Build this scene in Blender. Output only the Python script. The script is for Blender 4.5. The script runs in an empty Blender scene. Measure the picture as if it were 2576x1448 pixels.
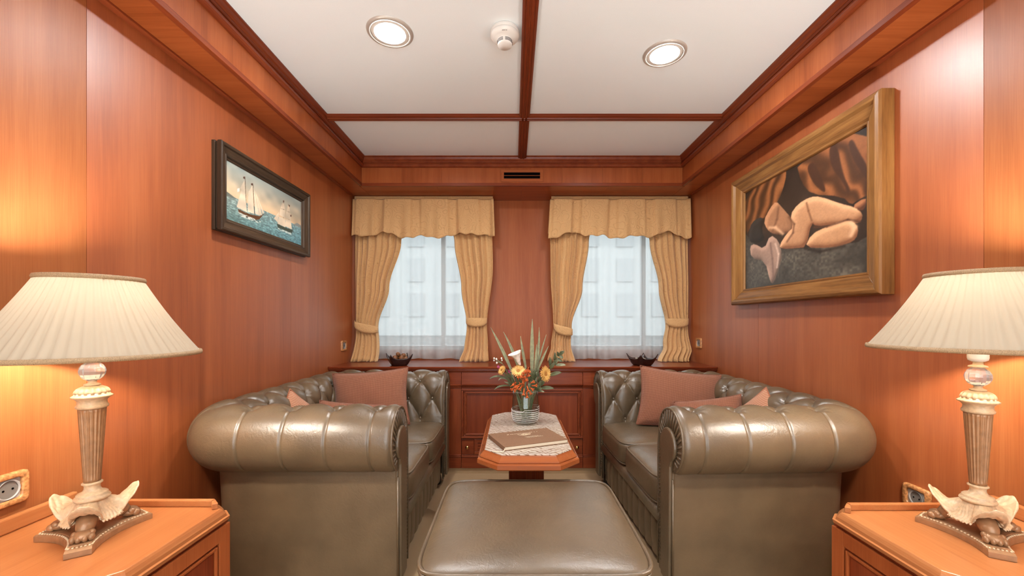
import bpy, bmesh, math, random
import numpy as np
from mathutils import Vector, Matrix

random.seed(7)
np.random.seed(7)
scene = bpy.context.scene
C = scene.collection
PI = math.pi

# ------------------------------------------------------------------ camera
cam_data = bpy.data.cameras.new('camera')
cam = bpy.data.objects.new('camera', cam_data)
C.objects.link(cam)
cam.location = (0, 0, 1.125)
cam.rotation_euler = (PI / 2, 0, 0)
cam_data.sensor_width = 36.0
cam_data.lens = 36.0 * 1030.0 / 2576.0
cam_data.shift_x = -3.0 / 2576.0
cam_data.shift_y = 84.0 / 2576.0
cam_data.clip_start = 0.02
scene.camera = cam

# ------------------------------------------------------------------ world: even pale overcast sky
world = bpy.data.worlds.new('overcast_sky')
scene.world = world
world.use_nodes = True
wb = world.node_tree.nodes['Background']
wb.inputs[0].default_value = (0.92, 0.97, 1.0, 1)
wb.inputs[1].default_value = 5.8

# ------------------------------------------------------------------ exposure
vs = scene.view_settings
vs.view_transform = 'Standard'
vs.look = 'None'
vs.gamma = 1.0
vs.use_curve_mapping = False
vs.exposure = 0.16
E_DOWN = 440.0      # ceiling downlight discs
E_BULB = 930.0      # table lamp bulbs

# ------------------------------------------------------------------ materials
def nmat(name):
    m = bpy.data.materials.new(name)
    m.use_nodes = True
    nt = m.node_tree
    b = nt.nodes['Principled BSDF']
    return m, nt, b

def N(nt, kind, **kw):
    n = nt.nodes.new(kind)
    for k, v in kw.items():
        if k.startswith('i_'):
            n.inputs[k[2:].replace('_', ' ')].default_value = v
        else:
            setattr(n, k, v)
    return n

def L(nt, a, b):
    nt.links.new(a, b)

def ramp(nt, stops):
    r = nt.nodes.new('ShaderNodeValToRGB')
    e = r.color_ramp.elements
    while len(e) < len(stops):
        e.new(0.5)
    for i, (p, c) in enumerate(stops):
        e[i].position = p
        e[i].color = (*c, 1) if len(c) == 3 else c
    return r

def plain(name, col, rough=0.5, metal=0.0, spec=0.5, bump=0.0, bscale=200.0, var=0.0):
    m, nt, b = nmat(name)
    b.inputs['Base Color'].default_value = (*col, 1)
    b.inputs['Roughness'].default_value = rough
    b.inputs['Metallic'].default_value = metal
    b.inputs['Specular IOR Level'].default_value = spec
    tc = N(nt, 'ShaderNodeTexCoord')
    nz = N(nt, 'ShaderNodeTexNoise')
    nz.inputs['Scale'].default_value = bscale
    nz.inputs['Detail'].default_value = 4
    L(nt, tc.outputs['Object'], nz.inputs['Vector'])
    if bump:
        bp = N(nt, 'ShaderNodeBump')
        bp.inputs['Strength'].default_value = bump
        bp.inputs['Distance'].default_value = 0.002
        L(nt, nz.outputs['Fac'], bp.inputs['Height'])
        L(nt, bp.outputs['Normal'], b.inputs['Normal'])
    if var:
        r = ramp(nt, [(0.3, tuple(c * (1 - var) for c in col)), (0.7, tuple(min(1, c * (1 + var)) for c in col))])
        L(nt, nz.outputs['Fac'], r.inputs[0])
        L(nt, r.outputs[0], b.inputs['Base Color'])
    return m

def wood(name, dark, mid, light, axis='Z', rough=0.3, spec=0.22, strips=0.0, scale=1.0):
    """cherry veneer: long grain along one axis, tone leaves across it"""
    m, nt, b = nmat(name)
    tc = N(nt, 'ShaderNodeTexCoord')
    oi = N(nt, 'ShaderNodeObjectInfo')
    off = N(nt, 'ShaderNodeVectorMath', operation='SCALE')
    off.inputs[0].default_value = (13.1, 7.7, 5.3)
    L(nt, oi.outputs['Random'], off.inputs['Scale'])
    add = N(nt, 'ShaderNodeVectorMath', operation='ADD')
    L(nt, tc.outputs['Object'], add.inputs[0])
    L(nt, off.outputs[0], add.inputs[1])
    k = {'X': 0, 'Y': 1, 'Z': 2}[axis]
    def mapped(across, along):
        mp = N(nt, 'ShaderNodeMapping')
        s = [across * scale] * 3
        s[k] = along * scale
        mp.inputs['Scale'].default_value = s
        L(nt, add.outputs[0], mp.inputs['Vector'])
        return mp.outputs[0]
    n1 = N(nt, 'ShaderNodeTexNoise')
    n1.inputs['Scale'].default_value = 1.0
    n1.inputs['Detail'].default_value = 3
    n1.inputs['Distortion'].default_value = 0.8
    L(nt, mapped(9, 0.8), n1.inputs['Vector'])
    n2 = N(nt, 'ShaderNodeTexNoise')
    n2.inputs['Scale'].default_value = 1.0
    n2.inputs['Detail'].default_value = 5
    L(nt, mapped(330, 7.0), n2.inputs['Vector'])
    n3 = N(nt, 'ShaderNodeTexNoise')
    n3.inputs['Scale'].default_value = 1.0
    n3.inputs['Detail'].default_value = 2
    L(nt, mapped(38, 1.1), n3.inputs['Vector'])
    def mul(a, f):
        q = N(nt, 'ShaderNodeMath', operation='MULTIPLY')
        L(nt, a, q.inputs[0]); q.inputs[1].default_value = f
        return q.outputs[0]
    def plus(a, c):
        q = N(nt, 'ShaderNodeMath', operation='ADD')
        L(nt, a, q.inputs[0]); L(nt, c, q.inputs[1])
        return q.outputs[0]
    v = plus(plus(mul(n1.outputs['Fac'], 0.44), mul(n2.outputs['Fac'], 0.34)), mul(n3.outputs['Fac'], 0.22))
    if strips:
        sp = N(nt, 'ShaderNodeSeparateXYZ')
        L(nt, add.outputs[0], sp.inputs[0])
        ax = [i for i in range(3) if i != k]
        s = plus(sp.outputs[ax[0]], sp.outputs[ax[1]])
        q = N(nt, 'ShaderNodeMath', operation='FLOOR')
        L(nt, mul(s, 1 / 0.13), q.inputs[0])
        wn = N(nt, 'ShaderNodeTexWhiteNoise', noise_dimensions='1D')
        L(nt, q.outputs[0], wn.inputs['W'])
        sh = N(nt, 'ShaderNodeMath', operation='SUBTRACT')
        L(nt, wn.outputs['Value'], sh.inputs[0]); sh.inputs[1].default_value = 0.5
        v = plus(v, mul(sh.outputs[0], strips))
    rn = N(nt, 'ShaderNodeMath', operation='SUBTRACT')
    L(nt, oi.outputs['Random'], rn.inputs[0]); rn.inputs[1].default_value = 0.5
    v = plus(v, mul(rn.outputs[0], 0.10))
    r = ramp(nt, [(0.28, dark), (0.50, mid), (0.74, light)])
    L(nt, v, r.inputs[0])
    L(nt, r.outputs[0], b.inputs['Base Color'])
    b.inputs['Roughness'].default_value = rough
    b.inputs['Specular IOR Level'].default_value = spec
    bp = N(nt, 'ShaderNodeBump')
    bp.inputs['Strength'].default_value = 0.06
    bp.inputs['Distance'].default_value = 0.001
    L(nt, n2.outputs['Fac'], bp.inputs['Height'])
    L(nt, bp.outputs['Normal'], b.inputs['Normal'])
    return m

WD, WM, WL = (0.22, 0.048, 0.011), (0.33, 0.083, 0.022), (0.42, 0.125, 0.038)
M = {}
M['wood_v'] = wood('cherry_veneer_upright', WD, WM, WL, 'Z', 0.34, 0.2, 0.08)
M['wood_wall'] = wood('polished_cherry_wall_veneer', WD, WM, WL, 'Z', 0.40, 0.25, 0.08)
_b = M['wood_wall'].node_tree.nodes['Principled BSDF']
_b.inputs['Coat Weight'].default_value = 0.62
_b.inputs['Coat Roughness'].default_value = 0.40
_b.inputs['Coat IOR'].default_value = 1.8
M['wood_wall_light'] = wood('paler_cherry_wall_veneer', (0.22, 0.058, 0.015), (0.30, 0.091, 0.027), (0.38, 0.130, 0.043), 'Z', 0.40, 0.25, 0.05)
M['wood_top'] = wood('golden_cherry_tabletop', (0.30, 0.092, 0.027), (0.38, 0.140, 0.046), (0.46, 0.19, 0.070), 'Y', 0.3)
M['wood_rim'] = wood('cherry_table_edge', (0.20, 0.048, 0.013), (0.30, 0.078, 0.022), (0.38, 0.115, 0.036), 'X', 0.25)
M['wood_x'] = wood('cherry_veneer_crosswise', WD, WM, WL, 'X', 0.32)
M['wood_y'] = wood('cherry_veneer_lengthwise', WD, WM, WL, 'Y', 0.32)
RD, RM, RL = (0.11, 0.018, 0.006), (0.20, 0.038, 0.012), (0.30, 0.072, 0.022)
M['red_x'] = wood('mahogany_crosswise', RD, RM, RL, 'X', 0.28)
M['red_y'] = wood('mahogany_lengthwise', RD, RM, RL, 'Y', 0.28)
M['red_z'] = wood('mahogany_upright', RD, RM, RL, 'Z', 0.28)
M['ceil'] = plain('ceiling_fabric', (0.87, 0.94, 0.97), 0.85, bump=0.15, bscale=500, var=0.03)
M['carpet'] = plain('beige_carpet', (0.42, 0.27, 0.14), 0.95, bump=0.8, bscale=900, var=0.25)
M['black'] = plain('dark_void', (0.004, 0.003, 0.003), 1.0, 0.0, 0.0)
M['steel'] = plain('brushed_steel', (0.55, 0.51, 0.46), 0.42, 0.35)
M['plastic'] = plain('white_plastic', (0.80, 0.78, 0.73), 0.4)
M['print'] = plain('dark_print', (0.05, 0.045, 0.04), 0.6)
M['brass'] = plain('polished_brass', (0.75, 0.50, 0.20), 0.22, 1.0)
M['dark_wood'] = wood('worn_dark_frame_wood', (0.020, 0.012, 0.007), (0.055, 0.032, 0.018), (0.13, 0.085, 0.05), 'Y', 0.4, scale=2.5)
M['dark_wood_z'] = wood('worn_dark_frame_wood_upright', (0.020, 0.012, 0.007), (0.055, 0.032, 0.018), (0.13, 0.085, 0.05), 'Z', 0.4, scale=2.5)
M['gilt'] = wood('worn_gilt_wood', (0.07, 0.026, 0.008), (0.22, 0.095, 0.028), (0.36, 0.18, 0.058), 'Y', 0.35, scale=2.5)
M['gilt_z'] = wood('worn_gilt_wood_upright', (0.08, 0.030, 0.009), (0.26, 0.115, 0.032), (0.42, 0.21, 0.066), 'Z', 0.35, scale=2.5)
M['burl'] = plain('burl_veneer', (0.48, 0.21, 0.075), 0.25, bscale=110, var=0.5)
M['socket'] = plain('grey_socket_plastic', (0.42, 0.40, 0.37), 0.35)
M['antique'] = plain('cream_antique_plaster', (0.60, 0.43, 0.26), 0.40, bump=0.3, bscale=120, var=0.16)
M['bronze'] = plain('antique_bronze_paint', (0.34, 0.18, 0.085), 0.35, 0.2, bump=0.1, bscale=60, var=0.15)
M['trim_braid'] = plain('gold_braid', (0.42, 0.28, 0.15), 0.6, bump=0.8, bscale=700, var=0.35)
M['pewter'] = plain('window_frame_paint', (0.55, 0.57, 0.58), 0.5)
M['bowl'] = plain('dark_lacquered_wood', (0.030, 0.012, 0.009), 0.35, bump=0.2, bscale=60, var=0.4)
M['foot'] = plain('black_castor', (0.012, 0.010, 0.009), 0.4)

def leather(name, col, rough=0.36):
    m, nt, b = nmat(name)
    tc = N(nt, 'ShaderNodeTexCoord')
    n = N(nt, 'ShaderNodeTexNoise'); n.inputs['Scale'].default_value = 7; n.inputs['Detail'].default_value = 6
    L(nt, tc.outputs['Object'], n.inputs['Vector'])
    r = ramp(nt, [(0.3, tuple(c * 0.80 for c in col)), (0.7, tuple(c * 1.18 for c in col))])
    L(nt, n.outputs['Fac'], r.inputs[0]); L(nt, r.outputs[0], b.inputs['Base Color'])
    vo = N(nt, 'ShaderNodeTexVoronoi'); vo.inputs['Scale'].default_value = 420
    L(nt, tc.outputs['Object'], vo.inputs['Vector'])
    n2 = N(nt, 'ShaderNodeTexNoise'); n2.inputs['Scale'].default_value = 38; n2.inputs['Detail'].default_value = 5
    n2.inputs['Distortion'].default_value = 1.5
    L(nt, tc.outputs['Object'], n2.inputs['Vector'])
    b1 = N(nt, 'ShaderNodeBump'); b1.inputs['Strength'].default_value = 0.16; b1.inputs['Distance'].default_value = 0.001
    L(nt, vo.outputs['Distance'], b1.inputs['Height'])
    b2 = N(nt, 'ShaderNodeBump'); b2.inputs['Strength'].default_value = 0.16; b2.inputs['Distance'].default_value = 0.006
    L(nt, n2.outputs['Fac'], b2.inputs['Height']); L(nt, b1.outputs['Normal'], b2.inputs['Normal'])
    L(nt, b2.outputs['Normal'], b.inputs['Normal'])
    b.inputs['Roughness'].default_value = rough
    b.inputs['Specular IOR Level'].default_value = 0.8
    return m
M['leather'] = leather('olive_brown_leather', (0.115, 0.076, 0.040), 0.37)

def cloth(name, c1, c2, scale, rough=0.9, stripes=False):
    """coarse two-tone weave on the UVs"""
    m, nt, b = nmat(name)
    uv = N(nt, 'ShaderNodeUVMap')
    w1 = N(nt, 'ShaderNodeTexWave', bands_direction='X'); w1.inputs['Scale'].default_value = scale
    w2 = N(nt, 'ShaderNodeTexWave', bands_direction='Y'); w2.inputs['Scale'].default_value = scale * (0.5 if stripes else 0.8)
    for w in (w1, w2):
        w.inputs['Distortion'].default_value = 0.6
        L(nt, uv.outputs[0], w.inputs['Vector'])
    mx = N(nt, 'ShaderNodeMath', operation='MULTIPLY')
    L(nt, w1.outputs['Fac'], mx.inputs[0]); L(nt, w2.outputs['Fac'], mx.inputs[1])
    src = w2.outputs['Fac'] if stripes else mx.outputs[0]
    r = ramp(nt, [(0.15, c1), (0.65, c2)])
    L(nt, src, r.inputs[0]); L(nt, r.outputs[0], b.inputs['Base Color'])
    bp = N(nt, 'ShaderNodeBump'); bp.inputs['Strength'].default_value = 0.5; bp.inputs['Distance'].default_value = 0.002
    L(nt, mx.outputs[0], bp.inputs['Height']); L(nt, bp.outputs['Normal'], b.inputs['Normal'])
    b.inputs['Roughness'].default_value = rough
    b.inputs['Sheen Weight'].default_value = 0.2
    return m
M['pillow'] = cloth('terracotta_weave', (0.19, 0.060, 0.028), (0.44, 0.195, 0.105), 60)
M['pillow_stripe'] = cloth('striped_terracotta_weave', (0.38, 0.13, 0.058), (0.56, 0.31, 0.19), 70, stripes=True)

def damask():
    """ochre cloth quilted with scrolls: warped rings on the UVs"""
    m, nt, b = nmat('ochre_scroll_damask')
    uv = N(nt, 'ShaderNodeUVMap')
    nz = N(nt, 'ShaderNodeTexNoise'); nz.inputs['Scale'].default_value = 9
    L(nt, uv.outputs[0], nz.inputs['Vector'])
    mixv = N(nt, 'ShaderNodeVectorMath', operation='MULTIPLY_ADD')
    L(nt, nz.outputs['Color'], mixv.inputs[0]); mixv.inputs[1].default_value = (0.09, 0.09, 0.0)
    L(nt, uv.outputs[0], mixv.inputs[2])
    vo = N(nt, 'ShaderNodeTexVoronoi'); vo.inputs['Scale'].default_value = 15
    L(nt, mixv.outputs[0], vo.inputs['Vector'])
    ml = N(nt, 'ShaderNodeMath', operation='MULTIPLY'); ml.inputs[1].default_value = 15
    L(nt, vo.outputs['Distance'], ml.inputs[0])
    sn = N(nt, 'ShaderNodeMath', operation='SINE'); L(nt, ml.outputs[0], sn.inputs[0])
    ab = N(nt, 'ShaderNodeMath', operation='ABSOLUTE'); L(nt, sn.outputs[0], ab.inputs[0])
    r = ramp(nt, [(0.03, (0.50, 0.275, 0.100)), (0.13, (0.66, 0.385, 0.160))])
    L(nt, ab.outputs[0], r.inputs[0]); L(nt, r.outputs[0], b.inputs['Base Color'])
    bp = N(nt, 'ShaderNodeBump'); bp.inputs['Strength'].default_value = 0.45; bp.inputs['Distance'].default_value = 0.004
    r2 = ramp(nt, [(0.0, (0, 0, 0)), (0.4, (1, 1, 1))])
    L(nt, ab.outputs[0], r2.inputs[0]); L(nt, r2.outputs[0], bp.inputs['Height'])
    L(nt, bp.outputs['Normal'], b.inputs['Normal'])
    b.inputs['Roughness'].default_value = 0.75
    b.inputs['Sheen Weight'].default_value = 0.15
    return m
M['damask'] = damask()

def sheer():
    m, nt, b = nmat('white_sheer_voile')
    nt.nodes.remove(b)
    out = nt.nodes['Material Output']
    t = N(nt, 'ShaderNodeBsdfTransparent')
    d = N(nt, 'ShaderNodeBsdfDiffuse'); d.inputs[0].default_value = (0.80, 0.80, 0.77, 1)
    tl = N(nt, 'ShaderNodeBsdfTranslucent'); tl.inputs[0].default_value = (0.27, 0.285, 0.285, 1)
    m1 = N(nt, 'ShaderNodeMixShader'); m1.inputs[0].default_value = 0.55
    L(nt, d.outputs[0], m1.inputs[1]); L(nt, tl.outputs[0], m1.inputs[2])
    m2 = N(nt, 'ShaderNodeMixShader'); m2.inputs[0].default_value = 0.66
    L(nt, t.outputs[0], m2.inputs[1]); L(nt, m1.outputs[0], m2.inputs[2])
    L(nt, m2.outputs[0], out.inputs[0])
    return m
M['sheer'] = sheer()

def thin_glass(name, tint=(0.97, 0.985, 0.985), gloss=1.0):
    m, nt, b = nmat(name)
    nt.nodes.remove(b)
    out = nt.nodes['Material Output']
    t = N(nt, 'ShaderNodeBsdfTransparent'); t.inputs[0].default_value = (*tint, 1)
    g = N(nt, 'ShaderNodeBsdfGlossy'); g.inputs['Roughness'].default_value = 0.02
    f = N(nt, 'ShaderNodeLayerWeight'); f.inputs[0].default_value = 0.25
    pw_ = N(nt, 'ShaderNodeMath', operation='POWER'); pw_.inputs[1].default_value = 1.8
    L(nt, f.outputs['Facing'], pw_.inputs[0])
    ml = N(nt, 'ShaderNodeMath', operation='MULTIPLY_ADD'); ml.inputs[1].default_value = 0.75 * gloss; ml.inputs[2].default_value = 0.05
    L(nt, pw_.outputs[0], ml.inputs[0])
    mx = N(nt, 'ShaderNodeMixShader')
    L(nt, ml.outputs[0], mx.inputs[0]); L(nt, t.outputs[0], mx.inputs[1]); L(nt, g.outputs[0], mx.inputs[2])
    L(nt, mx.outputs[0], out.inputs[0])
    return m
M['pane'] = thin_glass('window_glass')
M['vase'] = thin_glass('clear_vase_glass', (0.87, 0.91, 0.89))

def shade_mat():
    m, nt, b = nmat('cream_pleated_silk')
    nt.nodes.remove(b)
    out = nt.nodes['Material Output']
    d = N(nt, 'ShaderNodeBsdfDiffuse'); d.inputs[0].default_value = (0.44, 0.365, 0.27, 1)
    t = N(nt, 'ShaderNodeBsdfTranslucent'); t.inputs[0].default_value = (0.80, 0.62, 0.42, 1)
    mx = N(nt, 'ShaderNodeMixShader'); mx.inputs[0].default_value = 0.011
    L(nt, d.outputs[0], mx.inputs[1]); L(nt, t.outputs[0], mx.inputs[2]); L(nt, mx.outputs[0], out.inputs[0])
    return m
M['shade'] = shade_mat()

def emit(name, col, strength):
    m, nt, b = nmat(name)
    b.inputs['Base Color'].default_value = (0.8, 0.8, 0.8, 1)
    b.inputs['Emission Color'].default_value = (*col, 1)
    b.inputs['Emission Strength'].default_value = strength
    return m
M['down_glow'] = emit('downlight_glow', (0.97, 0.99, 1.0), E_DOWN)
M['bulb'] = emit('warm_bulb_glow', (1.0, 0.95, 0.86), E_BULB)

def crystal():
    m, nt, b = nmat('cut_crystal')
    b.inputs['Base Color'].default_value = (1, 1, 1, 1)
    b.inputs['Roughness'].default_value = 0.02
    b.inputs['IOR'].default_value = 1.5
    b.inputs['Transmission Weight'].default_value = 0.85
    return m
M['crystal'] = crystal()

def marble():
    m, nt, b = nmat('wavy_striped_marble')
    tc = N(nt, 'ShaderNodeTexCoord')
    mp = N(nt, 'ShaderNodeMapping'); mp.inputs['Rotation'].default_value = (0, 0, 0.62)
    L(nt, tc.outputs['Object'], mp.inputs['Vector'])
    w = N(nt, 'ShaderNodeTexWave', bands_direction='Y', wave_profile='SIN')
    w.inputs['Scale'].default_value = 17; w.inputs['Distortion'].default_value = 7.0
    w.inputs['Detail'].default_value = 3; w.inputs['Detail Scale'].default_value = 1.3
    L(nt, mp.outputs[0], w.inputs['Vector'])
    r = ramp(nt, [(0.0, (0.17, 0.10, 0.06)), (0.13, (0.36, 0.26, 0.19)), (0.30, (0.50, 0.42, 0.34)), (1.0, (0.57, 0.50, 0.42))])
    L(nt, w.outputs['Fac'], r.inputs[0]); L(nt, r.outputs[0], b.inputs['Base Color'])
    b.inputs['Roughness'].default_value = 0.12
    return m
M['marble'] = marble()

def vcol(name, rough=0.5):
    m, nt, b = nmat(name)
    a = N(nt, 'ShaderNodeVertexColor'); a.layer_name = 'paint'
    L(nt, a.outputs['Color'], b.inputs['Base Color'])
    tc = N(nt, 'ShaderNodeTexCoord')
    nz = N(nt, 'ShaderNodeTexNoise'); nz.inputs['Scale'].default_value = 140; nz.inputs['Detail'].default_value = 4
    L(nt, tc.outputs['Object'], nz.inputs['Vector'])
    bp = N(nt, 'ShaderNodeBump'); bp.inputs['Strength'].default_value = 0.06; bp.inputs['Distance'].default_value = 0.001
    L(nt, nz.outputs['Fac'], bp.inputs['Height']); L(nt, bp.outputs['Normal'], b.inputs['Normal'])
    b.inputs['Roughness'].default_value = rough
    return m
M['oil'] = vcol('oil_paint', 0.42)

def leafmat(name, c, rough=0.5):
    m, nt, b = nmat(name)
    tc = N(nt, 'ShaderNodeTexCoord')
    nz = N(nt, 'ShaderNodeTexNoise'); nz.inputs['Scale'].default_value = 60
    L(nt, tc.outputs['Object'], nz.inputs['Vector'])
    r = ramp(nt, [(0.3, tuple(x * 0.75 for x in c)), (0.7, tuple(min(1, x * 1.2) for x in c))])
    L(nt, nz.outputs['Fac'], r.inputs[0]); L(nt, r.outputs[0], b.inputs['Base Color'])
    b.inputs['Roughness'].default_value = rough
    return m
M['blade'] = leafmat('sage_blade', (0.23, 0.225, 0.115))
M['leaf'] = leafmat('dark_leaf', (0.095, 0.105, 0.045))
M['leaf_pale'] = leafmat('pale_leaf', (0.22, 0.235, 0.14))
M['stem'] = leafmat('green_stem', (0.14, 0.16, 0.07))
M['petal_y'] = leafmat('amber_petal', (0.72, 0.40, 0.11))
M['petal_c'] = leafmat('flower_eye', (0.42, 0.17, 0.025))
M['petal_o'] = leafmat('orange_floret', (0.55, 0.105, 0.015))
M['petal_w'] = leafmat('cream_spathe', (0.80, 0.75, 0.65))
M['petal_p'] = leafmat('magenta_blossom', (0.36, 0.055, 0.14))
M['suede'] = plain('tan_suede', (0.21, 0.105, 0.052), 0.85, bump=0.3, bscale=300, var=0.15)
M['paper'] = plain('cream_paper', (0.72, 0.62, 0.46), 0.8)
M['gold'] = plain('gold_foil', (0.80, 0.66, 0.46), 0.4, 0.3)
M['tan_bead'] = plain('brown_dried_pod', (0.20, 0.075, 0.022), 0.5, bscale=80, var=0.4)
M['grey_pod'] = plain('grey_dried_petal', (0.42, 0.38, 0.30), 0.7, bscale=80, var=0.3)
M['water'] = plain('grey_harbour_water', (0.075, 0.080, 0.080), 0.7)
M['facade'] = plain('pale_facade', (0.36, 0.39, 0.395), 0.9)
M['facade_dark'] = plain('facade_windows', (0.29, 0.32, 0.33), 0.6)

# ------------------------------------------------------------------ geometry helpers
class MB:
    def __init__(s):
        s.v = []; s.f = []; s.uv = None
    def add(s, vs_, fs_):
        b = len(s.v)
        s.v += [tuple(p) for p in vs_]
        s.f += [tuple(i + b for i in f) for f in fs_]
        return s
    def box(s, x0, x1, y0, y1, z0, z1):
        return s.add([(x0, y0, z0), (x1, y0, z0), (x1, y1, z0), (x0, y1, z0), (x0, y0, z1), (x1, y0, z1), (x1, y1, z1), (x0, y1, z1)],
                     [(3, 2, 1, 0), (4, 5, 6, 7), (0, 1, 5, 4), (1, 2, 6, 5), (2, 3, 7, 6), (3, 0, 4, 7)])
    def grid(s, P, cu=False, cv=False):
        nu, nv = len(P), len(P[0])
        vs_ = [p for row in P for p in row]
        fs = []
        for i in range(nu if cu else nu - 1):
            for j in range(nv if cv else nv - 1):
                a, b = i, (i + 1) % nu
                c, d = j, (j + 1) % nv
                fs.append((a * nv + c, b * nv + c, b * nv + d, a * nv + d))
        return s.add(vs_, fs)
    def lathe(s, prof, n=32, c=(0, 0, 0), caps=True):
        P = []
        for k in range(n):
            a = 2 * PI * k / n
            P.append([(c[0] + r * math.cos(a), c[1] + r * math.sin(a), c[2] + z) for r, z in prof])
        b = len(s.v)
        s.grid(P, cu=True)
        if caps:
            m = len(prof)
            if prof[0][0] > 1e-6: s.f.append(tuple(b + k * m for k in range(n))[::-1])
            if prof[-1][0] > 1e-6: s.f.append(tuple(b + k * m + m - 1 for k in range(n)))
        return s
    def tube(s, pts, r, n=8, closed=False, caps=True):
        pts = [Vector(p) for p in pts]
        m = len(pts)
        rr = r if isinstance(r, (list, tuple)) else [r] * m
        P = []
        prev = None
        for i in range(m):
            if closed:
                t = (pts[(i + 1) % m] - pts[i - 1])
            else:
                t = pts[min(i + 1, m - 1)] - pts[max(i - 1, 0)]
            t = t.normalized() if t.length > 1e-9 else Vector((0, 0, 1))
            if prev is None:
                up = Vector((0, 0, 1)) if abs(t.z) < 0.9 else Vector((1, 0, 0))
            else:
                up = prev
            a = t.cross(up)
            a = a.normalized() if a.length > 1e-6 else t.orthogonal().normalized()
            b = a.cross(t).normalized()
            prev = b
            P.append([tuple(pts[i] + (a * math.cos(2 * PI * k / n) + b * math.sin(2 * PI * k / n)) * rr[i]) for k in range(n)])
        b0 = len(s.v)
        s.grid(P, cu=closed, cv=True)
        if caps and not closed:
            s.f.append(tuple(b0 + k for k in range(n)))
            s.f.append(tuple(b0 + (m - 1) * n + k for k in range(n))[::-1])
        return s
    def prism(s, poly, fn, d0, d1):
        """poly of 2D points mapped by fn(a, b, depth)"""
        n = len(poly)
        vs_ = [fn(a, b, d0) for a, b in poly] + [fn(a, b, d1) for a, b in poly]
        fs = [tuple(range(n))[::-1], tuple(range(n, 2 * n))] + [(i, (i + 1) % n, n + (i + 1) % n, n + i) for i in range(n)]
        return s.add(vs_, fs)
    def loft(s, rings, cap=True):
        n = len(rings[0])
        b = len(s.v)
        s.grid(rings, cv=True)
        if cap:
            s.f.append(tuple(b + i for i in range(n))[::-1])
            s.f.append(tuple(b + (len(rings) - 1) * n + i for i in range(n)))
        return s
    def ball(s, c, r, nu=12, nv=8, M3=None):
        r = r if isinstance(r, (list, tuple)) else (r, r, r)
        P = []
        for i in range(nu):
            a = 2 * PI * i / nu
            row = []
            for j in range(nv + 1):
                t = PI * j / nv - PI / 2
                p = Vector((r[0] * math.cos(t) * math.cos(a), r[1] * math.cos(t) * math.sin(a), r[2] * math.sin(t)))
                if M3: p = M3 @ p
                row.append((c[0] + p.x, c[1] + p.y, c[2] + p.z))
            P.append(row)
        return s.grid(P, cu=True)
    def build(s, name, mat, parent=None, smooth=False, bevel=0.0, loc=None, merge=False, fix=True):
        me = bpy.data.meshes.new(name)
        me.from_pydata(s.v, [], s.f)
        if fix or merge:
            bm = bmesh.new(); bm.from_mesh(me)
            if merge: bmesh.ops.remove_doubles(bm, verts=bm.verts, dist=1e-5)
            if fix: bmesh.ops.recalc_face_normals(bm, faces=bm.faces)
            bm.to_mesh(me); bm.free()
        if s.uv is not None:
            ul = me.uv_layers.new(name='UVMap')
            vi = np.empty(len(me.loops), dtype=np.int32)
            me.loops.foreach_get('vertex_index', vi)
            ul.data.foreach_set('uv', np.array(s.uv, dtype=np.float32)[vi].ravel())
        if smooth:
            me.polygons.foreach_set('use_smooth', [True] * len(me.polygons))
        me.materials.append(M[mat] if isinstance(mat, str) else mat)
        o = bpy.data.objects.new(name, me)
        C.objects.link(o)
        if parent: o.parent = parent
        if loc: o.location = loc
        if bevel:
            bv = o.modifiers.new('edge', 'BEVEL'); bv.width = bevel; bv.segments = 2; bv.limit_method = 'ANGLE'; bv.angle_limit = 0.6
        return o

def thing(name, label, cat, loc=(0, 0, 0), rotz=0.0, group=None):
    o = bpy.data.objects.new(name, None)
    C.objects.link(o)
    o.empty_display_size = 0.05
    o.location = loc; o.rotation_euler = (0, 0, rotz)
    return tag(o, label, cat, group)

def tag(o, label, cat, group=None):
    o['label'] = label; o['category'] = cat
    if group: o['group'] = group
    return o

def struct(o, label=None):
    o['kind'] = 'structure'
    if label: o['label'] = label
    return o

def Box(name, mat, x0, x1, y0, y1, z0, z1, parent=None, bevel=0.0):
    """a box mesh with its own origin at its centre"""
    c = ((x0 + x1) / 2, (y0 + y1) / 2, (z0 + z1) / 2)
    hx, hy, hz = (x1 - x0) / 2, (y1 - y0) / 2, (z1 - z0) / 2
    return MB().box(-hx, hx, -hy, hy, -hz, hz).build(name, mat, parent, bevel=bevel, loc=c, fix=False)

def sstep(a, b, x):
    t = np.clip((x - a) / (b - a), 0, 1)
    return t * t * (3 - 2 * t)

# ================================================================== the setting
XL, XR, YB, YF = -1.36, 1.50, 3.60, -1.60          # room
ZS, ZC = 2.184, 2.406                               # soffit underside, ceiling
SL, SR, SY = -1.183, 1.323, 3.199                   # soffit inner faces
XC = 0.07

floor = struct(MB().box(XL - .1, XR + .1, YF - .1, YB + .1, -0.1, 0).build('floor', 'carpet', fix=False), 'beige carpet floor')

ceiling = struct(MB().box(XL - .1, XR + .1, YF - .1, YB + .1, ZC + 0.004, ZC + 0.1).build('ceiling', 'ceil', fix=False), 'white fabric ceiling divided by wooden battens')
for (x0, x1) in ((SL, XC - .032), (XC + .032, SR)):
    for (y0, y1) in ((-1.6, 0.06), (0.12, 2.526), (2.585, SY)):
        Box('panel', 'ceil', x0, x1, y0, y1, ZC, ZC + 0.004, ceiling)

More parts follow.
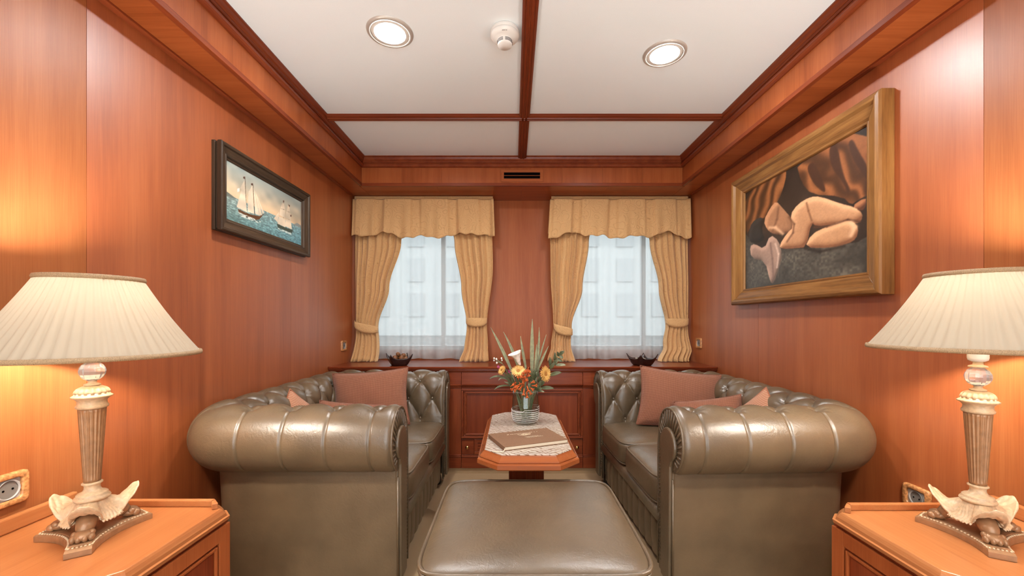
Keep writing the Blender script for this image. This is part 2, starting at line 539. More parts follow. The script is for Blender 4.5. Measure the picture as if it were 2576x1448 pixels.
def panel_wall(name, x0, x1, face, label):
    w = struct(MB().box(x0, x1, YF, YB, 0, ZC).build(name, 'wood_wall', fix=False), label)
    ys = [YF, -1.1, 0.1, 1.305, 2.505, YB]
    for a, b in zip(ys[:-1], ys[1:]):
        xa, xb = (face - 0.004, face) if x0 < 0 else (face, face + 0.004)
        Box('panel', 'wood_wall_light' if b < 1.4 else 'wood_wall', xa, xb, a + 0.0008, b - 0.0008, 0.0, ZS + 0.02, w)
    return w
panel_wall('wall_left', XL - .1, XL - .004, XL, 'cherry veneered left wall')
panel_wall('wall_right', XR + .004, XR + .1, XR, 'cherry veneered right wall')

# back wall with two window openings
WIN = ((-1.27, -0.27), (0.41, 1.41))
WZ0, WZ1 = 0.873, 2.03
wb_ = MB()
wb_.box(XL - .1, XR + .1, YB, YB + .14, 0, WZ0).box(XL - .1, XR + .1, YB, YB + .14, WZ1, ZC)
wb_.box(XL - .1, WIN[0][0], YB, YB + .14, WZ0, WZ1).box(WIN[0][1], WIN[1][0], YB, YB + .14, WZ0, WZ1).box(WIN[1][1], XR + .1, YB, YB + .14, WZ0, WZ1)
wall_back = struct(wb_.build('wall_back', 'wood_v', fix=False), 'cherry veneered window wall')
Box('panel', 'wood_v', WIN[0][1] + .01, WIN[1][0] - .01, YB - .004, YB, 0.79, ZS + .01, wall_back)

for i, (a, b) in enumerate(WIN):
    fr = MB()
    y0, y1 = YB + .06, YB + .11
    t = 0.035
    fr.box(a, a + t, y0, y1, WZ0, WZ1).box(b - t, b, y0, y1, WZ0, WZ1).box(a + t, b - t, y0, y1, WZ0, WZ0 + t).box(a + t, b - t, y0, y1, WZ1 - t, WZ1)
    w = struct(fr.build('window_%d' % (i + 1), 'pewter', fix=False), 'window behind sheer voile')
    mx = -0.625 if i == 0 else 1.165
    Box('mullion', 'pewter', mx - .018, mx + .018, y0 - .004, y1, WZ0 + t, WZ1 - t, w)
    Box('pane', 'pane', a + t, mx - .018, YB + .083, YB + .087, WZ0 + t, WZ1 - t, w)
    Box('pane', 'pane', mx + .018, b - t, YB + .083, YB + .087, WZ0 + t, WZ1 - t, w)

# unseen end behind the camera: wide glazed doors added to bring in fill daylight
GX0, GX1, GZ0, GZ1 = XL + .12, XR - .12, .06, 2.10
wf_ = MB().box(XL - .1, XR + .1, YF - .14, YF, 0, GZ0).box(XL - .1, XR + .1, YF - .14, YF, GZ1, ZC)
wf_.box(XL - .1, GX0, YF - .14, YF, GZ0, GZ1).box(GX1, XR + .1, YF - .14, YF, GZ0, GZ1)
struct(wf_.build('wall_front', 'wood_v', fix=False), 'cherry veneered wall opposite the sofas')
for i in range(3):
    a, b = GX0 + (GX1 - GX0) * i / 3, GX0 + (GX1 - GX0) * (i + 1) / 3
    y0, y1, t = YF - .11, YF - .06, .035
    fr = MB().box(a, a + t, y0, y1, GZ0, GZ1).box(b - t, b, y0, y1, GZ0, GZ1).box(a + t, b - t, y0, y1, GZ0, GZ0 + t).box(a + t, b - t, y0, y1, GZ1 - t, GZ1)
    w = struct(fr.build('door_%d' % (i + 1), 'pewter', fix=False), 'glazed panel added unseen behind the camera to let in fill daylight')
    Box('pane', 'pane', a + t, b - t, YF - .087, YF - .083, GZ0 + t, GZ1 - t, w)
# portals tell the renderer where the sky looks in (they emit nothing themselves)
for (a, b, za, zb, yy, rx) in ((*WIN[0], WZ0, WZ1, YB + .13, -PI / 2), (*WIN[1], WZ0, WZ1, YB + .13, -PI / 2), (GX0, GX1, GZ0, GZ1, YF - .13, PI / 2)):
    ld = bpy.data.lights.new('window_portal', 'AREA'); ld.shape = 'RECTANGLE'; ld.size = b - a; ld.size_y = zb - za
    ld.cycles.is_portal = True
    lo = bpy.data.objects.new('window_portal', ld); C.objects.link(lo)
    lo.location = ((a + b) / 2, yy, (za + zb) / 2); lo.rotation_euler = (rx, 0, 0)

# soffits: hollow boxes round three sides, veneer panels on face and underside
def soffit(name, label, side):
    s = MB()
    if side == 'L':
        s.box(XL, SL + -.003, YF, YB, ZS + .004, ZC)
    elif side == 'R':
        s.box(SR + .003, XR, YF, YB, ZS + .004, ZC)
    else:
        s.box(SL - .003, SR + .003, SY + .003, YB, ZS + .004, ZC)
    o = struct(s.build(name, 'wood_y' if side != 'B' else 'wood_v', fix=False), label)
    if side in 'LR':
        ys = [YF, -1.1, -.09, 0.45, 0.99, 1.53, 2.07, 2.61, YB if side == 'L' else YB]
        for a, b in zip(ys[:-1], ys[1:]):
            if side == 'L': Box('panel', 'wood_x', XL + .026, SL - .020, a + .0006, min(b, SY + .4) - .0006, ZS, ZS + .004, o)
            else: Box('panel', 'wood_x', SR + .020, XR - .026, a + .0006, b - .0006, ZS, ZS + .004, o)
        ys = [YF, -1.0, 0.1, 1.3, 2.4, SY]
        for a, b in zip(ys[:-1], ys[1:]):
            if side == 'L': Box('panel', 'wood_v', SL - .003, SL, a + .0006, b - .0006, ZS + .022, ZC, o)
            else: Box('panel', 'wood_v', SR, SR + .003, a + .0006, b - .0006, ZS + .022, ZC, o)
        if side == 'L':
            Box('edge_strip', 'red_y', SL - .020, SL + .003, YF, SY - .003, ZS - .002, ZS + .022, o, .002)
            Box('wall_strip', 'red_y', XL, XL + .026, YF, YB - .2, ZS - .010, ZS + .004, o, .002)
        else:
            Box('edge_strip', 'red_y', SR - .003, SR + .020, YF, SY - .003, ZS - .002, ZS + .022, o, .002)
            Box('wall_strip', 'red_y', XR - .026, XR, YF, YB - .2, ZS - .010, ZS + .004, o, .002)
    else:
        xs = np.linspace(SL, SR, 9)
        for a, b in zip(xs[:-1], xs[1:]):
            Box('panel', 'wood_v', a + .0005, b - .0005, SY, SY + .003, ZS + .022, ZC, o)
        xs = [SL - .018, -0.60, 0.07, 0.75, SR + .018]
        for a, b in zip(xs[:-1], xs[1:]):
            Box('panel', 'wood_x', a + .0005, b - .0005, SY + .020, YB, ZS, ZS + .004, o)
        Box('edge_strip', 'red_x', SL, SR, SY - .003, SY + .020, ZS - .002, ZS + .022, o, .002)
    return o
soffit('trim_1', 'veneered soffit boxed along the left wall', 'L')
soffit('trim_2', 'veneered soffit boxed along the right wall', 'R')
soffit('trim_3', 'veneered soffit boxed above the windows', 'B')

# crown moulding swept round the soffit faces
prof = [(0, 2.325), (.008, 2.325), (.016, 2.329), (.0205, 2.337), (.0205, 2.346), (.016, 2.354), (.010, 2.358), (.010, 2.364),
        (.014, 2.364), (.017, 2.369), (.017, 2.374), (.021, 2.376), (.026, 2.384), (.030, 2.396), (.037, 2.399), (.037, ZC), (0, ZC)]
rings = []
for (px, py, sx, sy) in ((SL, YF, 1, 0), (SL, SY, 1, -1), (SR, SY, -1, -1), (SR, YF, -1, 0)):
    rings.append([(px + sx * p, py + sy * p, z) for p, z in prof])
crown = MB().loft(rings, cap=False).build('trim_4', 'red_y')
struct(crown, 'dark moulded cornice round the white ceiling')
# ceiling battens
def batten(name, along, a, b, c0, c1, label):
    w = c1 - c0
    pr = [(c0, ZC), (c0, ZC - .016), (c0 + w * .12, ZC - .020), (c0 + w * .22, ZC - .020), (c0 + w * .25, ZC - .025), (c0 + w * .42, ZC - .025),
          (c0 + w * .44, ZC - .022), (c0 + w * .56, ZC - .022), (c0 + w * .58, ZC - .025), (c1 - w * .25, ZC - .025), (c1 - w * .22, ZC - .020), (c1 - w * .12, ZC - .020), (c1, ZC - .016), (c1, ZC)]
    fn = (lambda p, q, d: (p, d, q)) if along == 'Y' else (lambda p, q, d: (d, p, q))
    return struct(MB().prism(pr, fn, a, b).build(name, 'red_y' if along == 'Y' else 'red_x'), label)
batten('trim_5', 'Y', YF, SY - .03, XC - .032, XC + .032, 'wooden ceiling batten running towards the windows')
batten('trim_6', 'X', SL + .03, SR - .03, 2.526, 2.585, 'wooden ceiling batten crossing the room')
batten('trim_7', 'X', SL + .03, SR - .03, 0.06, 0.12, 'wooden ceiling batten crossing behind the camera')

for nm, x0, x1 in (('baseboard_left', XL, XL + .015), ('baseboard_right', XR - .015, XR)):
    s = MB().box(x0, x1, YF, 3.0, 0.0, .10)
    xa, xb = (x0, x1 + .008) if x0 < 0 else (x0 - .008, x1)
    s.box(xa, xb, YF, 3.0, .10, .125)
    struct(s.build(nm, 'red_y', bevel=.002), 'dark wooden baseboard')

# carpet-covered plinth under the window cabinets
struct(MB().box(XL, XR, 3.032, YB, 0, .0425).build('trim_8', 'carpet', fix=False), 'low carpeted plinth under the window cabinets')

# outside: water and a pale quay building, seen faintly through the voile
struct(MB().box(-60, 60, 4.2, 42, -0.27, -0.25).build('water', 'water', fix=False), 'grey water outside the windows')
bld = struct(MB().box(-60, 60, 40, 46, -0.7, 18).build('quay_building', 'facade', fix=False), 'pale quayside building across the water')
wm = None
for r in range(4):
    for k in range(-9, 10):
        x = k * 3.4 + 0.7
        o = Box('window_opening', 'facade_dark', x - .8, x + .8, 39.9, 40.05, 1.6 + r * 3.4, 3.9 + r * 3.4, bld)
        if wm is None: wm = o.data
        else:
            bpy.data.meshes.remove(o.data) if False else None
            o.data = wm

# downlights
def downlight(x, y, label, deg=0):
    t = thing('ceiling_downlight', label, 'light', (x, y, ZC), deg, 'round recessed ceiling downlights')
    MB().lathe([(.101, 0), (.100, -.004), (.094, -.008), (.084, -.009), (.082, -.006), (.082, 0)], 48, caps=False).build('rim', 'steel', t, True)
    MB().lathe([(.082, -.002), (.070, -.0075), (.067, -.0075), (.066, -.004), (.066, 0.0)], 48, caps=False).build('inner_ring', 'plastic', t, True)
    MB().lathe([(.0, -.0045), (.066, -.0045), (.066, -.003), (0, -.003)], 40, caps=False).build('diffuser', 'down_glow', t)
    return t
downlight(-.546, 1.815, 'round steel-rimmed downlight in the ceiling left of the smoke detector')
downlight(.725, 1.96, 'round steel-rimmed downlight in the ceiling right of the middle batten')
downlight(-.55, -.85, 'added fill downlight, unseen behind the camera on the left')  # extra unseen pair, added to brighten the room from behind the camera
downlight(.72, -.85, 'added fill downlight, unseen behind the camera on the right')

def text_mesh(body, size):
    cu = bpy.data.curves.new('lettering', 'FONT'); cu.body = body; cu.size = size; cu.align_x = 'CENTER'; cu.align_y = 'CENTER'
    cu.extrude = 0.0003
    o = bpy.data.objects.new('lettering', cu); C.objects.link(o)
    bpy.context.view_layer.update()
    me = bpy.data.meshes.new_from_object(o.evaluated_get(bpy.context.evaluated_depsgraph_get()))
    bpy.data.objects.remove(o)
    me.materials.clear()
    return me

sd = thing('smoke_detector', 'white round smoke detector on the ceiling beside the batten', 'smoke detector', (-.037, 1.803, ZC))
MB().lathe([(0, 0), (.058, 0), (.062, -.004), (.063, -.018), (.0625, -.019)], 48).build('mounting_base', 'plastic', sd, True)
MB().lathe([(.0615, -.0195), (.063, -.021), (.063, -.026), (.059, -.034), (.048, -.041), (.034, -.045), (.0325, -.047)], 48, caps=False).build('housing', 'plastic', sd, True)
MB().lathe([(.0325, -.046), (.032, -.066), (.030, -.070), (.0, -.0715)], 40, caps=False).build('sensor_head', 'plastic', sd, True)
for zz in (-.0505, -.0555, -.0605):
    for a0 in range(4):
        c0 = a0 * PI / 2 - PI / 2 + .07
        s = MB()
        pts = [(.0327 * math.cos(c0 + q * .16), .0327 * math.sin(c0 + q * .16), zz) for q in range(9)]
        s.tube(pts, .0011, 6).build('slot', 'print', sd)
me = text_mesh('20/2', .013); me.materials.append(M['print'])
lt = bpy.data.objects.new('lettering', me); C.objects.link(lt); lt.parent = sd
lt.location = (0, -.0556, -.0372); lt.rotation_euler = (math.radians(52), 0, 0)

# air vent in the back soffit
vt = thing('air_vent', 'slim slotted air vent in the soffit above the windows', 'vent', (.069, SY, 2.262))
s = MB()
hw, hh = .163, .047
for (x0, x1, z0, z1) in ((-hw, hw, hh - .022, hh), (-hw, hw, -hh, -hh + .024), (-hw, -hw + .022, -hh + .024, hh - .022), (hw - .022, hw, -hh + .024, hh - .022)):
    s.box(x0, x1, -.006, -.0005, z0, z1)
s.build('frame', 'wood_x', vt, bevel=.0015)
MB().box(-.141, .141, -.0025, -.0012, -.023, .025).build('dark_slot', 'black', vt, fix=False)
MB().box(-.141, .141, -.006, -.003, -.0015, .0015).build('slat', 'wood_x', vt, fix=False)

# ================================================================== window ledge and cabinets
lz = .792
led = MB()
lp = [(3.0, lz - .004), (3.004, lz), (YB - .002, lz), (YB - .002, lz - .041), (3.022, lz - .041), (3.020, lz - .034), (3.012, lz - .031), (3.012, lz - .026),
      (3.007, lz - .024), (3.007, lz - .017), (3.002, lz - .014)]
led.prism(lp, lambda a, b, d: (d, a, b), XL + .002, XR - .002)
tag(led.build('window_ledge', 'red_x'), 'polished wooden ledge running under both windows', 'ledge')

def cab_frame(parent, x0, x1, full):
    """one low cabinet unit, face at local y=0"""
    MB().box(x0 + .0008, x1 - .0008, 0, .48, .0, .708).build('body', 'red_z', parent, fix=False)
    zb = -.0425
    Z = lambda z: z + zb
    MB().box(x0 + .0008, x1 - .0008, -.006, 0, Z(.657), Z(.750)).build('frieze', 'red_x', parent, bevel=.001)
    MB().tube([(x0 + .001, -.008, Z(.655)), (x1 - .001, -.008, Z(.655))], .006, 10).box(x0 + .001, x1 - .001, -.007, 0, Z(.636), Z(.647)).build('bead_moulding', 'red_x', parent, True)
    MB().box(x0 + .0008, x1 - .0008, -.010, 0, Z(.0435), Z(.124)).build('base_board', 'red_x', parent, bevel=.001)
    MB().box(x0 + .0008, x1 - .0008, -.014, 0, Z(.125), Z(.134)).box(x0 + .0008, x1 - .0008, -.009, 0, Z(.134), Z(.142)).build('base_moulding', 'red_x', parent, bevel=.002)
    if full:
        # raised-and-fielded door panel with a stepped frame
        def ring(name, a, w, y0, y1, mat):
            s = MB()
            X0, X1, Z0, Z1 = x0 + a, x1 - a, Z(.264) + a * .86, Z(.630) - a * .86
            s.box(X0, X1, y0, y1, Z1 - w, Z1).box(X0, X1, y0, y1, Z0, Z0 + w).box(X0, X0 + w, y0, y1, Z0 + w, Z1 - w).box(X1 - w, X1, y0, y1, Z0 + w, Z1 - w)
            s.build(name, mat, parent, bevel=.003)
        ring('panel_moulding', .001, .014, -.020, 0, 'red_x')
        ring('panel_moulding', .016, .012, -.013, 0, 'red_x')
        ring('panel_moulding', .029, .010, -.018, 0, 'red_x')
        MB().box(x0 + .04, x1 - .04, -.004, 0, Z(.298), Z(.596)).build('door_panel', 'red_z', parent, bevel=.001)
        for sx in (-1, 1):
            c = (x0 + x1) / 2
            xa, xb = (x0 + .004, x0 + .093) if sx < 0 else (x1 - .093, x1 - .004)
            d = MB().box(xa, xb, -.008, 0, Z(.144), Z(.258)).build('drawer', 'red_x', parent, bevel=.0015)
            xk = x0 + .046 if sx < 0 else x1 - .046
            MB().lathe([(.0, 0), (.006, 0), (.005, .006), (.006, .009), (.0125, .014), (.014, .020), (.011, .026), (0, .029)], 20).build('knob', 'brass', d, True, loc=(xk, -.008, Z(.201))).rotation_euler = (PI / 2, 0, 0)
        g = MB()
        gx0, gx1, g0, g1 = x0 + .096, x1 - .096, Z(.144), Z(.256)
        g.box(gx0, gx1, -.010, 0, g1 - .026, g1).box(gx0, gx1, -.010, 0, g0, g0 + .022).box(gx0, gx0 + .026, -.010, 0, g0 + .022, g1 - .026).box(gx1 - .026, gx1, -.010, 0, g0 + .022, g1 - .026)
        g.build('grille_frame', 'red_x', parent, bevel=.002)
        for q in range(3):
            zz = g0 + .028 + q * .021
            o = MB().box(gx0 + .026, gx1 - .026, -.007, -.001, -.007, .007).build('louvre', 'red_x', parent, loc=(0, 0, zz))
            o.rotation_euler = (0, 0, 0)

CY = 3.030
cab = thing('low_cabinet', 'panelled cabinet with brass-knobbed drawers under the ledge, between the sofas', 'cabinet', (0, CY, .0425))
cab_frame(cab, -.383, .514, True)
cab = thing('low_cabinet', 'narrow cabinet end beside the left sofa, under the window ledge', 'cabinet', (0, CY, .0425))
cab_frame(cab, XL + .003, -.384, False)
cab = thing('low_cabinet', 'narrow cabinet end beside the right sofa, under the window ledge', 'cabinet', (0, CY, .0425))
cab_frame(cab, .515, XR - .003, False)

# ================================================================== tufted leather sofas
def superloop(hx, hy, p=7, n=72):
    pts = []
    for k in range(n):
        a = 2 * PI * k / n
        c, s = math.cos(a), math.sin(a)
        q = (abs(c) ** p + abs(s) ** p) ** (-1 / p)
        pts.append((hx * c * q, hy * s * q))
    return pts

def puff_block(hx, hy, hz, p=7, bulge=.02, n=18, wr=0.0, side=0.0):
    """cushion: rounded box with a swollen top"""
    bm = bmesh.new()
    bmesh.ops.create_cube(bm, size=2)
    bmesh.ops.subdivide_edges(bm, edges=bm.edges, cuts=n, use_grid_fill=True)
    for v in bm.verts:
        x, y, z = v.co
        q = (abs(x) ** p + abs(y) ** p + abs(z) ** p) ** (-1 / p)
        x, y, z = x * q, y * q, z * q
        ed = max(0, (1 - x * x)) * max(0, (1 - y * y))
        zz = hz * z + (bulge * ed ** .6 if z > 0 else 0) * min(1, abs(z))
        sx = 1 + side * (1 - z * z)
        wrk = wr * math.sin(46 * x * hx + 9 * math.sin(31 * y * hy)) * math.sin(38 * y * hy + 5 * math.sin(17 * x * hx)) if z > .5 else 0
        v.co = (x * hx * sx, y * hy * sx, zz + wrk)
    mb = MB()
    bm.verts.ensure_lookup_table()
    mb.v = [tuple(v.co) for v in bm.verts]
    mb.f = [tuple(v.index for v in f.verts) for f in bm.faces]
    bm.free()
    return mb

def build_sofa(label, loc, rotz, sx, D, Lr):
    T = thing('chesterfield_sofa', label, 'sofa', loc, rotz, 'pair of tufted leather sofas')
    R = .09
    LA, LB, LC = D - R, .19, Lr - 2 * R
    U = 2 * LA + 2 * LB + LC
    nb = 16
    d = U / nb
    e = .132
    A = .026
    AO = .007
    # profile of roll and inner face (offset outwards, height)
    co, cz, ra, rb = .0125, .652, .1225, .133
    pr = [(co + ra * math.cos(math.radians(a)), cz + rb * math.sin(math.radians(a))) for a in np.arange(-105, 181, 3.0)]
    zi = [(-.1105, .63), (-.112, .60), (-.114, .57), (-.116, .54), (-.118, .51), (-.120, .48), (-.122, .45), (-.124, .42), (-.125, .39), (-.125, .36)]
    dense = []
    for a, b in zip([pr[-1]] + zi[:-1], zi):
        for q in (1 / 3, 2 / 3, 1.0):
            dense.append((a[0] + (b[0] - a[0]) * q, a[1] + (b[1] - a[1]) * q))
    pr = np.array(pr + dense)
    seg = np.linalg.norm(np.diff(pr, axis=0), axis=1)
    S = np.concatenate([[0], np.cumsum(seg)])
    tn = np.gradient(pr, axis=0)
    tn /= np.linalg.norm(tn, axis=1)[:, None]
    nr = np.stack([tn[:, 1], -tn[:, 0]], 1)                       # outward normal
    i0 = int(round((82 + 105) / 3.0))
    S -= S[i0]
    per = 32
    us = np.linspace(0, U, nb * per + 1)

    def place(u, o):
        r = np.maximum(R + o, .03)
        cb = D + o - r
        cn = -o + r
        cf = Lr + o - r
        t = np.clip(u / LA, 0, 1)
        b = t * cb; y = -o + 0 * u
        m = (u > LA) & (u <= LA + LB)
        ph = (u - LA) / LB * PI / 2
        b = np.where(m, cb + r * np.sin(ph), b); y = np.where(m, cn - r * np.cos(ph), y)
        m = (u > LA + LB) & (u <= LA + LB + LC)
        t = (u - LA - LB) / LC
        b = np.where(m, D + o, b); y = np.where(m, cn + (cf - cn) * t, y)
        m = (u > LA + LB + LC) & (u <= LA + 2 * LB + LC)
        ph = (u - LA - LB - LC) / LB * PI / 2
        b = np.where(m, cb + r * np.cos(ph), b); y = np.where(m, cf + r * np.sin(ph), y)
        m = u > LA + 2 * LB + LC
        t = np.clip((U - u) / LA, 0, 1)
        b = np.where(m, t * cb, b); y = np.where(m, Lr + o, y)
        return b, y

    UU, SS = np.meshgrid(us, S, indexing='ij')
    a = UU / d - .5
    p = a + SS / (2 * e); q = a - SS / (2 * e)
    hin = A * (np.abs(np.sin(PI * p)) * np.abs(np.sin(PI * q)) + 1e-9) ** .42
    hlow = A * .9 * (np.abs(np.sin(PI * (a + .5))) + 1e-9) ** .5
    wl = sstep(3 * e - .03, 3 * e + .03, SS)
    hin = hin * (1 - wl) + hlow * wl
    g = np.abs(np.sin(PI * a))
    saw = (a + .5) - np.floor(a + .5)
    hout = AO * np.minimum(1, (g / .11)) ** .7 + .0015 * g
    wo = sstep(-.055, .045, SS)
    h = hout * (1 - wo) + hin * wo - (AO + .001) * (1 - wo) - A * .78 * wo
    # button dimples
    rows = [0, 1, 2, 3]
    for rI in rows:
        off = 0.0 if rI % 2 == 0 else .5
        du = (np.abs((a - off) - np.round(a - off))) * d
        ds = SS - rI * e
        h -= (.019 if rI == 0 else .014) * np.exp(-(du ** 2 + ds ** 2) / (2 * (.017 if rI == 0 else .013) ** 2))
        # little gathers round each button
        an = np.arctan2(ds, (a - off - np.round(a - off)) * d)
        rr = np.sqrt(du ** 2 + ds ** 2)
        h += .0022 * np.sin(9 * an) * np.exp(-((rr - .030) / .014) ** 2) * np.maximum(wo, .6)
    endf = np.minimum(UU, U - UU)
    ef = np.clip(1 - endf / .022, 0, 1) ** 2
    fade = sstep(0.0, .05, endf)
    h = h * (.25 + .75 * fade) - .010 * ef
    O = pr[None, :, 0] + nr[None, :, 0] * h
    Zm = pr[None, :, 1] + nr[None, :, 1] * h
    Bm, Ym = place(UU, O)
    P = np.stack([sx * Bm, Ym, Zm], -1)
    cuts = [0, int(round((LA + LB * .55) / U * nb * per)), int(round((U - LA - LB * .55) / U * nb * per)), nb * per]
    for k, nm in enumerate(('arm', 'backrest', 'arm')):
        sub = P[cuts[k]:cuts[k + 1] + 1]
        mb = MB(); mb.grid(sub.tolist())
        ob = mb.build(nm, 'leather', T, True)
    # buttons
    bt = MB()
    for rI in rows:
        off = .5 if rI % 2 == 0 else 0.0
        j = int(np.argmin(np.abs(S - rI * e)))
        for k in range(nb + 1):
            u = (k + off) * d
            if u < .04 or u > U - .04: continue
            hh = -A * .78 - .006
            oo = pr[j, 0] + nr[j, 0] * hh; zz = pr[j, 1] + nr[j, 1] * hh
            b_, y_ = place(np.array([u]), np.array([oo]))
            bt.ball((sx * b_[0], y_[0], zz), .0085, 8, 6)
    ob = bt.build('tuft_buttons', 'leather', T, True); ob['kind'] = 'stuff'
    # outer upholstery below the roll
    us2 = np.linspace(0, U, 160)
    zz = np.linspace(.07, .57, 8)
    U2, Z2 = np.meshgrid(us2, zz, indexing='ij')
    B2, Y2 = place(U2, .030 - .022 * (1 - (Z2 - .07) / .5))
    MB().grid(np.stack([sx * B2, Y2, Z2], -1).tolist()).build('outer_panel', 'leather', T, True)
    # scroll fronts
    inner = [(-.110, .60), (-.110, .07)]
    outl = [(.012, .07), (.030, .525)] + [(co + .92 * ra * math.cos(math.radians(t)), cz + .93 * rb * math.sin(math.radians(t))) for t in range(-70, 181, 8)] + inner
    fac = [(-.056, .08)] + [(-.056, .62)] + [(.012 + .068 * math.cos(math.radians(t)), .634 + .068 * math.sin(math.radians(t))) for t in range(170, -61, -10)] + [(.034, .55), (.026, .08)]
    for far in (0, 1):
        fy = (lambda o: -o) if not far else (lambda o: Lr + o)
        c = MB().prism(outl, lambda o, z, w: (sx * w, fy(o), z), .012, -.002)
        sc = c.build('scroll_front', 'leather', T, bevel=.006)
        MB().prism(fac, lambda o, z, w: (sx * w, fy(o), z), 0.0, -.016).build('facing', 'leather', sc, bevel=.006)
        # gathers between piping and facing
        gm = MB()
        for z in np.arange(.12, .60, .016):
            gm.tube([(sx * -.002, fy(-.062), z + .006), (sx * -.005, fy(-.085), z), (sx * -.001, fy(-.108), z - .004)], .0024, 6)
        for t in range(-50, 175, 13):
            ca, sa = math.cos(math.radians(t)), math.sin(math.radians(t))
            gm.tube([(sx * -.002, fy(.012 + .066 * ca), .634 + .066 * sa), (sx * -.005, fy(.012 + .088 * ca), .643 + .092 * sa), (sx * -.001, fy(co + .89 * ra * ca), cz + .90 * rb * sa)], .0042, 6)
        g_ = gm.build('gathers', 'leather', sc, True); g_['kind'] = 'stuff'
        pip = [(sx * -.002, fy(o), z) for o, z in [(.036, .07), (.036, .50)]]
        MB().tube([(sx * -.002, fy(o * 1.0), z) for o, z in outl[2:-1]] + [(sx * -.002, fy(-.112), .4), (sx * -.002, fy(-.112), .09)], .0048, 8).tube(pip, .0042, 8).tube([(x_, y_ + (-.010 if far else .010), z_) for x_, y_, z_ in pip], .0036, 8).build('piping', 'leather', sc, True)
    # seat
    y0, y1 = .100, Lr - .100
    MB().box(min(sx * .05, sx * .70), max(sx * .05, sx * .70), y0, y1, .09, .325).build('seat_frame', 'leather', T, fix=False)
    hy = (y1 - y0) / 4
    for k in range(2):
        cy = y0 + hy * (1 + 2 * k)
        bm0, hx = .305, .318
        cu = puff_block(hx, hy - .001, .066, 8, .022, 22, .0012, .015)
        o = cu.build('seat_cushion', 'leather', T, True, loc=(sx * bm0, cy, .391))
        lp_ = superloop(hx * .985, (hy - .001) * .975, 9, 84)
        MB().tube([(x, y, .058) for x, y in lp_], .0048, 8, closed=True).tube([(x, y, -.056) for x, y in lp_], .0045, 8, closed=True).build('piping', 'leather', o, True)
    # rolled border and pleated front
    MB().tube([(sx * .030, y0, .285), (sx * .030, y1, .285)], .040, 18).build('front_roll', 'leather', T, True)
    ys = np.linspace(y0, y1, 220)
    rows_ = []
    for z in np.linspace(.07, .275, 10):
        f = math.sin(PI * (z - .05) / .25)
        rows_.append([(sx * (.030 - .016 * abs(math.sin(PI * y / .088)) ** .45 * (0.4 + .6 * f)), y, z) for y in ys])
    MB().grid(rows_).build('pleated_front', 'leather', T, True)
    for bx, yy in ((.06, -.0), (.06, Lr), (D - .06, .05), (D - .06, Lr - .05)):
        MB().lathe([(0, 0), (.022, 0), (.028, .012), (.026, .04), (.018, .07), (0, .07)], 16, (sx * bx, yy, 0)).build('foot', 'foot', T, True)
    return T

build_sofa('olive-brown tufted leather sofa against the left wall, below the ship painting', (-.465, 1.68, 0), 0, -1, .75, 1.165)
build_sofa('olive-brown tufted leather sofa against the right wall, below the reclining figure painting', (.630, 1.650, 0), math.radians(2.0), 1, .728, 1.175)

# ================================================================== footstool
ot = thing('footstool', 'square leather footstool in the foreground between the sofas', 'footstool', (.062, 1.430, 0))
hx, hy = .336, .332
puff_block(hx, hy, .055, 9, .030, 30, .0006, .0).build('seat_pad', 'leather', ot, True, loc=(0, 0, .392))
lp_ = superloop(hx * .992, hy * .992, 10, 120)
MB().tube([(x, y, .440) for x, y in lp_], .0065, 10, closed=True).tube([(x * 1.002, y * 1.002, .428) for x, y in lp_], .005, 8, closed=True).build('piping', 'leather', ot, True)
rings = []
for z, k in ((.07, .955), (.09, .965), (.20, .975), (.33, .985), (.36, 1.0), (.40, 1.006), (.432, .998)):
    rings.append([(x * k, y * k, z) for x, y in lp_])
MB().loft(rings).build('side_band', 'leather', ot, True)
for a in (-1, 1):
    for b in (-1, 1):
        MB().lathe([(0, 0), (.020, 0), (.026, .012), (.024, .04), (.018, .07), (0, .07)], 16, (a * .26, b * .25, 0)).build('foot', 'foot', ot, True)

# ================================================================== marble-topped table
tb = thing('pedestal_table', 'octagonal marble-topped wooden table between the sofas', 'table', (.066, 2.137, 0))
def octa(hw, hl, c, z):
    return [(-hw + c, -hl, z), (hw - c, -hl, z), (hw, -hl + c, z), (hw, hl - c, z), (hw - c, hl, z), (-hw + c, hl, z), (-hw, hl - c, z), (-hw, -hl + c, z)]
HW, HL, CC = .192, .405, .078
MB().loft([octa(HW - .002, HL - .002, CC, .545), octa(HW, HL, CC, .547), octa(HW, HL, CC, .5605), octa(HW - .0015, HL - .0015, CC, .562)]).build('marble_top', 'marble', tb)
rg = []
for z, o in ((.546, -.02), (.5575, -.001), (.5585, .003), (.553, .006), (.538, .020), (.534, .0225), (.5335, .0195), (.5305, .0195), (.5295, .027), (.524, .031), (.508, .032), (.503, .028), (.503, -.05)):
    rg.append(octa(HW + o, HL + o, CC + o * .42, z))
MB().loft(rg, cap=False).build('rim', 'wood_rim', tb)
MB().box(-.105, .105, -.22, .22, .470, .503).build('apron', 'red_x', tb, bevel=.004)
ped = MB()
pw = .088
ped.box(-pw, pw, -pw, pw, .10, .470)
pd = ped.build('pedestal', 'red_z', tb, bevel=.006)
for k in range(5):
    for sgn in (-1, 1):
        MB().box(-pw + .018 + k * .033, -pw + .034 + k * .033, sgn * pw - .003, sgn * pw + .003, .12, .455).build('reed', 'red_z', pd, bevel=.002)
MB().box(-.16, .16, -.20, .20, .0, .05).box(-.12, .12, -.14, .14, .05, .10).build('foot_block', 'red_x', tb, bevel=.008)

